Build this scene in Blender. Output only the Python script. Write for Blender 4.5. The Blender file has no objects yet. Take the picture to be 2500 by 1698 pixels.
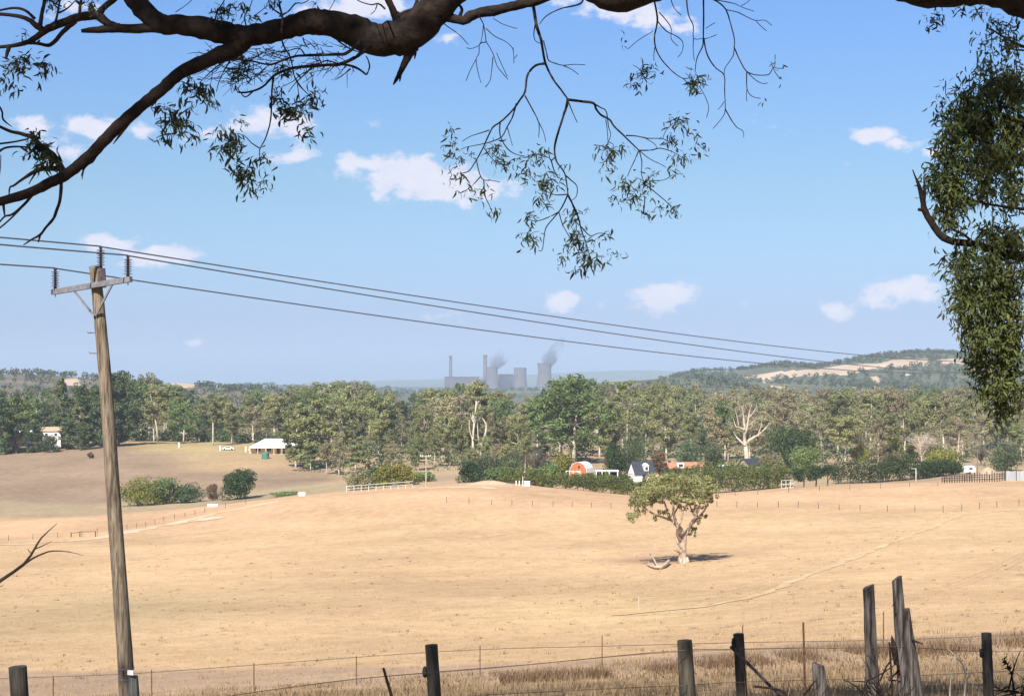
import bpy, math, random
import numpy as np
from mathutils import Vector, Matrix
R = math.radians
sc = bpy.context.scene
C = sc.collection
# ------------------------------------------------------------------ camera
F = 4000.0; VH = 922.0; UC = 1250.0        # focal length and horizon in photo pixels (2500 x 1698)
cam_d = bpy.data.cameras.new("camera"); cam = bpy.data.objects.new("camera", cam_d); C.objects.link(cam)
cam_d.sensor_width = 36.0; cam_d.lens = 36.0 * F / 2500.0
cam_d.shift_y = (VH - 849.0) / 2500.0; cam_d.clip_start = 0.1; cam_d.clip_end = 40000
cam.location = (0, 0, 0); cam.rotation_euler = (R(90), 0, 0); sc.camera = cam
sc.render.resolution_x = 1024; sc.render.resolution_y = 695
# ------------------------------------------------------------------ light
SUN_EL, SUN_AZ = 43.0, 198.0                # azimuth clockwise from +Y: behind the camera, a little left
sa, ca = math.sin(R(SUN_AZ)), math.cos(R(SUN_AZ))
sdir = Vector((sa * math.cos(R(SUN_EL)), ca * math.cos(R(SUN_EL)), math.sin(R(SUN_EL))))
sl = bpy.data.lights.new("sun", 'SUN'); sun = bpy.data.objects.new("sun", sl); C.objects.link(sun)
sl.energy = 4.8; sl.angle = R(0.53); sl.color = (1.0, 0.93, 0.82)
sun.rotation_euler = sdir.to_track_quat('Z', 'Y').to_euler()
sc.view_settings.view_transform = 'Standard'; sc.view_settings.look = 'None'
sc.view_settings.exposure = 0.85; sc.view_settings.gamma = 1.0
sc.cycles.volume_bounces = 1
sc.cycles.transparent_max_bounces = 24
sc.cycles.volume_max_steps = 64

world = bpy.data.worlds.new("World"); sc.world = world; world.use_nodes = True
def build_world():
    nt = world.node_tree; N = nt.nodes; L = nt.links
    for n in list(N): N.remove(n)
    out = N.new('ShaderNodeOutputWorld'); bg = N.new('ShaderNodeBackground'); bg.inputs[1].default_value = 0.13
    L.new(bg.outputs[0], out.inputs[0])
    sky = N.new('ShaderNodeTexSky'); sky.sky_type = 'NISHITA'; sky.sun_disc = False
    sky.sun_elevation = R(SUN_EL); sky.sun_rotation = R(SUN_AZ); sky.altitude = 100; sky.air_density = 1.3; sky.dust_density = 0.6; sky.ozone_density = 2.5
    tint = N.new('ShaderNodeMix'); tint.data_type = 'RGBA'; tint.blend_type = 'MULTIPLY'; tint.inputs[0].default_value = 1
    L.new(sky.outputs[0], tint.inputs[6])
    tc = N.new('ShaderNodeTexCoord'); sx = N.new('ShaderNodeSeparateXYZ'); L.new(tc.outputs['Generated'], sx.inputs[0])
    def M(op, a, b=None, c=None, clamp=False):
        m = N.new('ShaderNodeMath'); m.operation = op; m.use_clamp = clamp
        for i, v in enumerate((a, b, c)):
            if v is None: continue
            if isinstance(v, (int, float)): m.inputs[i].default_value = v
            else: L.new(v, m.inputs[i])
        return m.outputs[0]
    yy = M('MAXIMUM', sx.outputs[1], 0.02)
    a = M('DIVIDE', sx.outputs[0], yy); b = M('DIVIDE', sx.outputs[2], yy)
    ramp = N.new('ShaderNodeValToRGB'); L.new(M('MULTIPLY', b, 3.0, None, True), ramp.inputs[0]); L.new(ramp.outputs[0], tint.inputs[7])
    el = ramp.color_ramp.elements; el[0].position = 0.0; el[0].color = (.29, .41, .86, 1); el[1].position = 1.0; el[1].color = (.36, .38, .44, 1)
    for p, c in ((.68, (.285, .40, .61, 1)), (.05, (.275, .375, .80, 1)), (.11, (.26, .34, .66, 1)), (.24, (.285, .375, .58, 1)), (.36, (.298, .385, .52, 1)), (.80, (.30, .39, .55, 1))): e = el.new(p); e.color = c
    cv = N.new('ShaderNodeCombineXYZ'); L.new(a, cv.inputs[0]); L.new(b, cv.inputs[1])
    def noise(scale, detail, rough, stretch=(1, 1, 1)):
        mp = N.new('ShaderNodeMapping'); mp.inputs['Scale'].default_value = stretch; L.new(cv.outputs[0], mp.inputs[0])
        n = N.new('ShaderNodeTexNoise'); n.inputs['Scale'].default_value = scale; n.inputs['Detail'].default_value = detail
        n.inputs['Roughness'].default_value = rough; L.new(mp.outputs[0], n.inputs['Vector']); return n
    n1 = noise(52, 8, 0.6, (1, 1.5, 1)); n2 = noise(14, 3, 0.5)
    wr = N.new('ShaderNodeVectorMath'); wr.operation = 'MULTIPLY_ADD'
    sb = N.new('ShaderNodeVectorMath'); sb.operation = 'SUBTRACT'; L.new(n2.outputs['Color'], sb.inputs[0]); sb.inputs[1].default_value = (.5, .5, .5)
    L.new(sb.outputs[0], wr.inputs[0]); wr.inputs[1].default_value = (0.02, 0.012, 0); L.new(cv.outputs[0], wr.inputs[2])
    tot = None
    for (u, v, ru, rv, s) in CLOUDS:
        s1 = N.new('ShaderNodeVectorMath'); s1.operation = 'SUBTRACT'; L.new(wr.outputs[0], s1.inputs[0]); s1.inputs[1].default_value = ((u - UC) / F, (VH - v) / F, 0)
        s2 = N.new('ShaderNodeVectorMath'); s2.operation = 'MULTIPLY'; L.new(s1.outputs[0], s2.inputs[0]); s2.inputs[1].default_value = (F / ru / .88, F / rv / .85, 0)
        s3 = N.new('ShaderNodeVectorMath'); s3.operation = 'LENGTH'; L.new(s2.outputs[0], s3.inputs[0])
        m = M('MULTIPLY_ADD', s3.outputs['Value'], -s * .48, s * 1.15)
        tot = m if tot is None else M('MAXIMUM', tot, m)
    nn = M('MULTIPLY_ADD', n1.outputs['Fac'], 2.3, -1.15)
    d = M('ADD', tot, nn)
    mr = N.new('ShaderNodeMapRange'); mr.interpolation_type = 'SMOOTHSTEP'; L.new(d, mr.inputs[0])
    mr.inputs[1].default_value = 0.32; mr.inputs[2].default_value = 0.85; mr.inputs[3].default_value = 0; mr.inputs[4].default_value = 0.93
    # cloud colour: bright tops, slightly blue-lilac thin parts
    n3 = noise(60, 3, 0.5, (1, 1.4, 1))
    mc = N.new('ShaderNodeMix'); mc.data_type = 'RGBA'; L.new(n3.outputs['Fac'], mc.inputs[0])
    mc.inputs[6].default_value = (3.1, 3.25, 4.1, 1); mc.inputs[7].default_value = (4.2, 4.05, 4.25, 1)
    fr = M('GREATER_THAN', sx.outputs[1], 0.05)
    fac = M('MULTIPLY', mr.outputs[0], fr)
    mx = N.new('ShaderNodeMix'); mx.data_type = 'RGBA'; L.new(fac, mx.inputs[0]); L.new(tint.outputs[2], mx.inputs[6]); L.new(mc.outputs[2], mx.inputs[7])
    L.new(mx.outputs[2], bg.inputs[0])
CLOUDS = [(915, 405, 74, 32, 1.0), (985, 430, 88, 42, 1.25), (1080, 455, 80, 38, 1.15), (1205, 468, 60, 22, .95),
  (95, 305, 55, 22, .9), (215, 305, 66, 28, 1.0), (330, 312, 40, 16, .7), (180, 350, 70, 45, .55), (620, 290, 60, 28, 1.0), (700, 312, 55, 24, .9),
  (510, 322, 45, 16, .6), (722, 380, 42, 20, .85), (2140, 338, 42, 18, 1.1), (2200, 352, 50, 16, .9), (2278, 372, 24, 13, .7), (2060, 410, 22, 14, .55),
  (1378, 733, 38, 17, 1.1), (1450, 736, 45, 15, .6), (1628, 728, 54, 28, 1.3), (2225, 708, 55, 24, 1.2), (2150, 728, 55, 24, .7), (2042, 757, 38, 24, .85),
  (1810, 745, 24, 12, .6), (285, 588, 62, 22, .9), (390, 622, 66, 22, 1.25), (350, 640, 60, 14, .8), (482, 824, 15, 10, .7), (885, 12, 90, 28, 1.1), (1090, 82, 28, 20, .7),
  (1480, 15, 60, 26, .9), (1600, 35, 80, 26, .9), (1670, 68, 50, 22, .8), (1360, 5, 60, 16, .7), (1080, 775, 40, 12, .6), (185, 20, 50, 25, .8), (1880, 310, 60, 18, .35), (880, 300, 50, 14, .35)]
build_world()

# ------------------------------------------------------------------ helpers
rng = np.random.default_rng(7); random.seed(7)
def P(u, v, Y): return Vector(((u - UC) / F * Y, Y, (VH - v) / F * Y))
def tag(o, label=None, cat=None, group=None, kind=None):
    if label: o['label'] = label
    if cat: o['category'] = cat
    if group: o['group'] = group
    if kind: o['kind'] = kind
    return o
def empty(name, loc, label, cat, group=None, rz=0, scale=1):
    o = bpy.data.objects.new(name, None); C.objects.link(o); o.location = loc; o.rotation_euler = (0, 0, rz); o.scale = (scale,) * 3 if not hasattr(scale, '__len__') else scale
    o.empty_display_size = .5
    return tag(o, label, cat, group)
def mesh_obj(name, verts, faces, mat, parent=None, smooth=False):
    me = bpy.data.meshes.new(name)
    if isinstance(verts, np.ndarray): verts = verts.tolist()
    if isinstance(faces, np.ndarray): faces = faces.tolist()
    me.from_pydata(verts, [], faces)
    if smooth: me.polygons.foreach_set('use_smooth', [True] * len(me.polygons))
    mats = mat if isinstance(mat, (list, tuple)) else [mat]
    for m in mats: me.materials.append(m)
    me.update()
    o = bpy.data.objects.new(name, me); C.objects.link(o)
    if parent: o.parent = parent
    return o
class MB:
    def __init__(s): s.v = []; s.f = []
    def add(s, v, f):
        n = len(s.v); s.v += [tuple(a) for a in v]; s.f += [tuple(i + n for i in q) for q in f]; return s
    def box(s, c, d, rz=0):
        cx, cy, cz = c; dx, dy, dz = [a / 2 for a in d]; co, si = math.cos(rz), math.sin(rz)
        v = [(cx + x * co - y * si, cy + x * si + y * co, cz + z) for z in (-dz, dz) for x, y in ((-dx, -dy), (dx, -dy), (dx, dy), (-dx, dy))]
        return s.add(v, [(3, 2, 1, 0), (4, 5, 6, 7), (0, 1, 5, 4), (1, 2, 6, 5), (2, 3, 7, 6), (3, 0, 4, 7)])
    def beam(s, a, b, w, h=None):
        a, b = Vector(a), Vector(b); h = h or w; d = (b - a).normalized()
        up = Vector((0, 0, 1)) if abs(d.z) < .95 else Vector((0, 1, 0))
        x = d.cross(up).normalized() * w / 2; y = x.cross(d).normalized() * h / 2
        v = [p + i * x + j * y for p in (a, b) for i, j in ((-1, -1), (1, -1), (1, 1), (-1, 1))]
        return s.add(v, [(3, 2, 1, 0), (4, 5, 6, 7), (0, 1, 5, 4), (1, 2, 6, 5), (2, 3, 7, 6), (3, 0, 4, 7)])
    def tube(s, pts, rad, seg=8, rough=0, cap=True, smooth=0):
        pts = [Vector(p) for p in pts]
        if not hasattr(rad, '__len__'): rad = [rad] * len(pts)
        if smooth and len(pts) > 2:
            np_, nr = [], []
            for i in range(len(pts) - 1):
                p0 = pts[max(i - 1, 0)]; p1 = pts[i]; p2 = pts[i + 1]; p3 = pts[min(i + 2, len(pts) - 1)]
                for k in range(smooth):
                    t = k / smooth
                    np_.append(.5 * ((2 * p1) + (p2 - p0) * t + (2 * p0 - 5 * p1 + 4 * p2 - p3) * t * t + (3 * p1 - p0 - 3 * p2 + p3) * t ** 3))
                    nr.append(rad[i] * (1 - t) + rad[i + 1] * t)
            np_.append(pts[-1]); nr.append(rad[-1]); pts, rad = np_, nr
        n0 = len(s.v); ref = None
        for i, p in enumerate(pts):
            d = (pts[min(i + 1, len(pts) - 1)] - pts[max(i - 1, 0)])
            d = d.normalized() if d.length > 1e-9 else Vector((0, 0, 1))
            if ref is None:
                ref = d.orthogonal().normalized()
            ref = (ref - d * ref.dot(d)); ref = ref.normalized() if ref.length > 1e-6 else d.orthogonal().normalized()
            bi = d.cross(ref)
            for k in range(seg):
                a = 2 * math.pi * k / seg; r = rad[i] * (1 + (random.uniform(-rough, rough) if rough else 0))
                s.v.append(tuple(p + (ref * math.cos(a) + bi * math.sin(a)) * r))
        for i in range(len(pts) - 1):
            for k in range(seg):
                a = n0 + i * seg + k; b = n0 + i * seg + (k + 1) % seg
                s.f.append((a, b, b + seg, a + seg))
        if cap:
            s.f.append(tuple(n0 + k for k in range(seg - 1, -1, -1))); s.f.append(tuple(n0 + (len(pts) - 1) * seg + k for k in range(seg)))
        return s
    def lathe(s, c, prof, seg=24, cap=True):
        n0 = len(s.v)
        for r, z in prof:
            for k in range(seg):
                a = 2 * math.pi * k / seg; s.v.append((c[0] + r * math.cos(a), c[1] + r * math.sin(a), c[2] + z))
        for i in range(len(prof) - 1):
            for k in range(seg):
                a = n0 + i * seg + k; b = n0 + i * seg + (k + 1) % seg; s.f.append((a, b, b + seg, a + seg))
        if cap:
            s.f.append(tuple(n0 + k for k in range(seg - 1, -1, -1))); s.f.append(tuple(n0 + (len(prof) - 1) * seg + k for k in range(seg)))
        return s
    def build(s, name, mat, parent=None, smooth=False): return mesh_obj(name, s.v, s.f, mat, parent, smooth)

# ------------------------------------------------------------------ materials
def new_mat(name):
    m = bpy.data.materials.new(name); m.use_nodes = True; nt = m.node_tree
    return m, nt, nt.nodes, nt.links, nt.nodes['Principled BSDF']
def noisy(name, c1, c2, scale=3.0, rough=.9, detail=6, stretch=(1, 1, 1), coord='Object', bump=0.0, bscale=None, ramp=(.35, .65), metallic=0, rnd=0.0, third=None):
    m, nt, N, L, b = new_mat(name)
    tc = N.new('ShaderNodeTexCoord'); mp = N.new('ShaderNodeMapping'); mp.inputs['Scale'].default_value = stretch
    L.new(tc.outputs[coord], mp.inputs[0])
    n = N.new('ShaderNodeTexNoise'); n.inputs['Scale'].default_value = scale; n.inputs['Detail'].default_value = detail; n.inputs['Roughness'].default_value = .62
    L.new(mp.outputs[0], n.inputs['Vector'])
    cr = N.new('ShaderNodeValToRGB'); cr.color_ramp.elements[0].position = ramp[0]; cr.color_ramp.elements[1].position = ramp[1]
    cr.color_ramp.elements[0].color = (*c1, 1); cr.color_ramp.elements[1].color = (*c2, 1)
    if third:
        e = cr.color_ramp.elements.new(min(.98, ramp[1] + .15)); e.color = (*third, 1)
    L.new(n.outputs['Fac'], cr.inputs[0]); src = cr.outputs[0]
    if rnd:
        oi = N.new('ShaderNodeObjectInfo'); hs = N.new('ShaderNodeHueSaturation'); L.new(src, hs.inputs['Color'])
        mr = N.new('ShaderNodeMapRange'); L.new(oi.outputs['Random'], mr.inputs[0]); mr.inputs[3].default_value = 1 - rnd; mr.inputs[4].default_value = 1 + rnd
        L.new(mr.outputs[0], hs.inputs['Value']); src = hs.outputs[0]
    L.new(src, b.inputs['Base Color']); b.inputs['Roughness'].default_value = rough; b.inputs['Metallic'].default_value = metallic
    b.inputs['Specular IOR Level'].default_value = .25
    if bump:
        bp = N.new('ShaderNodeBump'); bp.inputs['Strength'].default_value = bump; bp.inputs['Distance'].default_value = .02
        L.new(n.outputs['Fac'], bp.inputs['Height']); L.new(bp.outputs[0], b.inputs['Normal'])
    return m
def leaf_mat(name, dark, light, scale=.35, rnd=.18, hue=.02, trans=.22, per_leaf=True):
    m, nt, N, L, b = new_mat(name)
    tc = N.new('ShaderNodeTexCoord'); n = N.new('ShaderNodeTexNoise'); n.inputs['Scale'].default_value = scale; n.inputs['Detail'].default_value = 3
    L.new(tc.outputs['Object'], n.inputs['Vector'])
    g = N.new('ShaderNodeNewGeometry')
    ad = N.new('ShaderNodeMath'); ad.operation = 'MULTIPLY_ADD'; L.new(g.outputs['Random Per Island'], ad.inputs[0]); ad.inputs[1].default_value = .5 if per_leaf else .1
    mm = N.new('ShaderNodeMath'); mm.operation = 'MULTIPLY_ADD'; L.new(n.outputs['Fac'], mm.inputs[0]); mm.inputs[1].default_value = 1.6; mm.inputs[2].default_value = -.55
    L.new(mm.outputs[0], ad.inputs[2])
    mx = N.new('ShaderNodeMix'); mx.data_type = 'RGBA'; L.new(ad.outputs[0], mx.inputs[0]); mx.clamp_factor = True
    mx.inputs[6].default_value = (*dark, 1); mx.inputs[7].default_value = (*light, 1)
    oi = N.new('ShaderNodeObjectInfo'); hs = N.new('ShaderNodeHueSaturation'); L.new(mx.outputs[2], hs.inputs['Color'])
    mr = N.new('ShaderNodeMapRange'); L.new(oi.outputs['Random'], mr.inputs[0]); mr.inputs[3].default_value = 1 - rnd; mr.inputs[4].default_value = 1 + rnd; L.new(mr.outputs[0], hs.inputs['Value'])
    m7 = N.new('ShaderNodeMath'); m7.operation = 'MULTIPLY'; L.new(oi.outputs['Random'], m7.inputs[0]); m7.inputs[1].default_value = 7.31
    fr = N.new('ShaderNodeMath'); fr.operation = 'FRACT'; L.new(m7.outputs[0], fr.inputs[0])
    mh = N.new('ShaderNodeMapRange'); L.new(fr.outputs[0], mh.inputs[0]); mh.inputs[3].default_value = .5 - hue; mh.inputs[4].default_value = .5 + hue; L.new(mh.outputs[0], hs.inputs['Hue'])
    L.new(hs.outputs[0], b.inputs['Base Color']); b.inputs['Roughness'].default_value = .6; b.inputs['Specular IOR Level'].default_value = .25
    t = N.new('ShaderNodeBsdfTranslucent'); L.new(hs.outputs[0], t.inputs[0]); ms = N.new('ShaderNodeMixShader'); ms.inputs[0].default_value = trans
    L.new(b.outputs[0], ms.inputs[1]); L.new(t.outputs[0], ms.inputs[2]); L.new(ms.outputs[0], N['Material Output'].inputs[0])
    return m
M_ = {}
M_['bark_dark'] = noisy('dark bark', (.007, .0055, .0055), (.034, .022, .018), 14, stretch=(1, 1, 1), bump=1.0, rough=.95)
M_['bark_pale'] = noisy('pale gum bark', (.30, .26, .2), (.60, .55, .46), .9, stretch=(1, 1, .4), ramp=(.3, .6), rnd=.2)
M_['bark_grey'] = noisy('grey brown bark', (.07, .055, .045), (.2, .17, .14), 1.2, stretch=(1, 1, .3), rnd=.2)
M_['bark_white'] = noisy('bleached dead wood', (.30, .24, .19), (.55, .48, .39), 1.4, ramp=(.3, .6))
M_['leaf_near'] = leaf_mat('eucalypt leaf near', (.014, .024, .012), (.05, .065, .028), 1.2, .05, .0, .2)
M_['leaf_right'] = leaf_mat('eucalypt leaf right', (.03, .048, .016), (.15, .17, .055), .9, .05, .0, .25)
M_['leaf_gum'] = leaf_mat('grey green gum leaf', (.10, .118, .05), (.33, .335, .15), .22, .22, .02)
M_['leaf_olive'] = leaf_mat('olive gum leaf', (.15, .135, .075), (.38, .34, .20), .22, .2, .02)
M_['leaf_dark'] = leaf_mat('dark green leaf', (.035, .06, .032), (.135, .175, .08), .3, .2, .02)
M_['leaf_green'] = leaf_mat('mid green leaf', (.07, .11, .04), (.22, .28, .10), .3, .2, .02)
M_['leaf_yellow'] = leaf_mat('yellow green leaf', (.11, .125, .028), (.30, .29, .06), .3, .15, .015)
M_['leaf_brown'] = leaf_mat('brown dry leaf', (.11, .07, .04), (.24, .16, .10), .3, .15, .01)
M_['leaf_lone'] = leaf_mat('lone gum leaf', (.13, .145, .06), (.37, .365, .16), .5, .05, .0)
M_['leaf_hill'] = leaf_mat('hill wood leaf', (.05, .065, .04), (.12, .14, .08), .02, .1, .0)
M_['leaf_deep'] = leaf_mat('deep green leaf', (.016, .036, .014), (.065, .105, .036), .3, .12, .01, .15)
M_['hedge'] = leaf_mat('hedge leaf', (.05, .075, .022), (.18, .215, .06), .35, .1, .01)
M_['grass'] = leaf_mat('dry grass blade', (.32, .22, .11), (.62, .46, .25), .6, .05, .0, .3)
M_['grass_olive'] = leaf_mat('olive grass blade', (.15, .105, .06), (.40, .29, .165), .5, .05, .0, .3)
M_['post'] = noisy('treated pine post', (.022, .021, .02), (.10, .088, .07), 5, stretch=(3, 3, .35), bump=.8, rnd=.15)
M_['old_post'] = noisy('weathered split post', (.02, .016, .017), (.17, .15, .14), 7, stretch=(3, 3, .3), bump=1.0, ramp=(.40, .66))
M_['pole'] = noisy('weathered power pole', (.075, .055, .04), (.27, .22, .165), 3.6, stretch=(6, 6, .55), bump=.9, ramp=(.36, .62))
M_['pole_stub'] = noisy('dark pole stub', (.06, .06, .055), (.17, .17, .16), 5, stretch=(4, 4, .3), bump=.5)
M_['galv'] = noisy('galvanised steel', (.15, .15, .17), (.25, .25, .275), 8, rough=.55, metallic=.3)
M_['insul'] = noisy('insulator polymer', (.05, .035, .05), (.10, .075, .095), 8, rough=.4)
M_['wire'] = noisy('aluminium conductor', (.12, .13, .16), (.2, .21, .25), 8, rough=.5, metallic=.3)
M_['fwire'] = noisy('rusty fence wire', (.08, .055, .04), (.18, .13, .1), 8, rough=.7)
M_['rust'] = noisy('rusty steel picket', (.06, .03, .02), (.18, .10, .06), 9, rough=.9)
M_['white'] = noisy('white paint', (.68, .68, .66), (.82, .82, .8), 1.5, rough=.6)
M_['rail_grey'] = noisy('weathered white rail', (.38, .37, .35), (.6, .59, .56), 1.5, rough=.8)
M_['bark_lone'] = noisy('patchy gum bark', (.20, .14, .11), (.52, .43, .35), 1.6, stretch=(1, 1, .5), ramp=(.36, .6), bump=.6)
M_['cream'] = noisy('cream wall', (.55, .42, .28), (.7, .57, .4), .8, rough=.8)
M_['tan_wall'] = noisy('tan brick wall', (.36, .26, .18), (.5, .38, .28), 2, rough=.9)
M_['white_roof'] = noisy('white metal roof', (.62, .64, .64), (.8, .8, .79), .6, stretch=(8, 1, 1), rough=.5)
M_['red'] = noisy('red barn paint', (.50, .11, .045), (.66, .17, .07), 1.2, rough=.8)
M_['navy_roof'] = noisy('dark slate roof', (.028, .034, .055), (.06, .066, .09), 2, rough=.6)
M_['terra'] = noisy('terracotta tile', (.32, .15, .09), (.46, .24, .15), 1.5, rough=.85)
M_['glass'] = noisy('window glass', (.03, .035, .04), (.07, .08, .09), 1, rough=.12)
M_['teal'] = noisy('green water tank', (.05, .14, .12), (.09, .2, .17), 1, rough=.6)
M_['concrete'] = noisy('power station concrete', (.10, .085, .09), (.15, .13, .13), .02, rough=.9)
M_['plant_clad'] = noisy('power station cladding', (.075, .05, .055), (.11, .075, .08), .02, rough=.9)
M_['corr'] = noisy('grey corrugated iron', (.33, .35, .38), (.46, .48, .5), 1.0, stretch=(3, 3, .2), rough=.6)
M_['soil'] = noisy('mound soil', (.33, .24, .17), (.46, .35, .25), .8)
M_['track'] = noisy('pale gravel', (.52, .40, .27), (.60, .47, .33), .5, ramp=(.3, .7))
M_['rubber'] = noisy('rubber', (.02, .02, .02), (.04, .04, .04), 3)

# ------------------------------------------------------------------ terrain
UN = np.array([0, 400, 800, 1200, 1600, 2000, 2500], float)
TAB = {8: [2250] * 7, 15: [1905, 1900, 1890, 1882, 1870, 1860, 1850], 20: [1850, 1842, 1832, 1822, 1812, 1800, 1790],
 30: [1800, 1785, 1765, 1745, 1730, 1715, 1700], 44: [1755, 1735, 1715, 1690, 1672, 1645, 1620], 58: [1722, 1700, 1676, 1650, 1622, 1585, 1558],
 80: [1655, 1640, 1620, 1598, 1575, 1540, 1512], 110: [1580, 1570, 1555, 1540, 1520, 1492, 1468], 150: [1500, 1495, 1485, 1475, 1460, 1440, 1415],
 190: [1440, 1440, 1430, 1425, 1415, 1390, 1365], 230: [1395, 1392, 1385, 1378, 1374, 1345, 1320], 290: [1345, 1338, 1320, 1300, 1296, 1280, 1262],
 340: [1315, 1298, 1265, 1242, 1240, 1228, 1218], 400: [1280, 1260, 1208, 1184, 1214, 1190, 1172], 430: [1258, 1243, 1204, 1181, 1211, 1186, 1165],
 480: [1222, 1212, 1186, 1165, 1172, 1168, 1150], 540: [1178, 1165, 1158, 1148, 1150, 1150, 1140], 600: [1130, 1112, 1118, 1130, 1130, 1132, 1125],
 680: [1086, 1080, 1092, 1110, 1110, 1112, 1108], 800: [1060] * 7, 1000: [1030] * 7, 1500: [1000] * 7, 2500: [982] * 7, 4000: [967] * 7, 7300: [955] * 7, 14000: [944] * 7}
YN = np.array(sorted(TAB)); VT = np.array([TAB[y] for y in YN], float)
def pchip(x, y, xi):
    h = np.diff(x); d = np.diff(y) / h; m = np.zeros_like(y); 
    for i in range(1, len(x) - 1):
        if d[i - 1] * d[i] > 0:
            w1 = 2 * h[i] + h[i - 1]; w2 = h[i] + 2 * h[i - 1]; m[i] = (w1 + w2) / (w1 / d[i - 1] + w2 / d[i])
    m[0] = d[0]; m[-1] = d[-1]
    k = np.clip(np.searchsorted(x, xi) - 1, 0, len(x) - 2); t = (xi - x[k]) / h[k]
    return ((2 * t**3 - 3 * t**2 + 1) * y[k] + (t**3 - 2 * t**2 + t) * h[k] * m[k] + (-2 * t**3 + 3 * t**2) * y[k + 1] + (t**3 - t**2) * h[k] * m[k + 1])
LY = np.linspace(math.log(8), math.log(14000), 700); UI = np.linspace(0, 2500, 101)
_t = np.array([pchip(np.log(YN), VT[:, j], LY) for j in range(len(UN))]).T
_t = np.array([pchip(UN, row, UI) for row in _t])
k_ = np.array([1, 2, 3, 2, 1]) / 9.0
_p = np.pad(_t, ((2, 2), (0, 0)), mode='edge'); DT = sum(k_[i] * _p[i:i + len(LY)] for i in range(5))
def gz(x, y):
    x = np.asarray(x, float); y = np.asarray(y, float); yc = np.clip(y, 8, 14000)
    u = np.clip(UC + F * x / yc, 0, 2500); a = (np.log(yc) - LY[0]) / (LY[1] - LY[0]); i = np.clip(a.astype(int), 0, len(LY) - 2); fa = a - i
    b = u / 25.0; j = np.clip(b.astype(int), 0, 99); fb = b - j
    v = (DT[i, j] * (1 - fa) * (1 - fb) + DT[i + 1, j] * fa * (1 - fb) + DT[i, j + 1] * (1 - fa) * fb + DT[i + 1, j + 1] * fa * fb)
    z = (VH - v) / F * yc
    z0 = -1.65 + (z + 1.65) * np.clip(y, 0, 8) / 8.0
    z = np.where(y < 8, z0, z)
    w = np.clip((y - 60) / 200, 0, 1) * np.clip((1200 - y) / 300, 0, 1)
    z = z + w * (.35 * np.sin(x * .031 + y * .017) * np.sin(y * .043 + 1.3 + x * .012) + .2 * np.sin(x * .11 + 2 * np.sin(y * .05)) * np.sin(y * .13))
    return z
def G(u, v, ymin=25, ymax=7000):
    """first ground point seen at photo pixel (u,v) beyond ymin"""
    ys = np.exp(np.linspace(math.log(ymin), math.log(ymax), 3000)); xs = (u - UC) / F * ys
    vv = VH - F * gz(xs, ys) / ys; k = np.argmax(vv <= v)
    if vv[k] > v: k = np.argmin(np.abs(vv - v))
    return Vector((float(xs[k]), float(ys[k]), float(gz(xs[k], ys[k]))))
def at(u, Y):
    x = (u - UC) / F * Y; return Vector((x, Y, float(gz(x, Y))))

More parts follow.
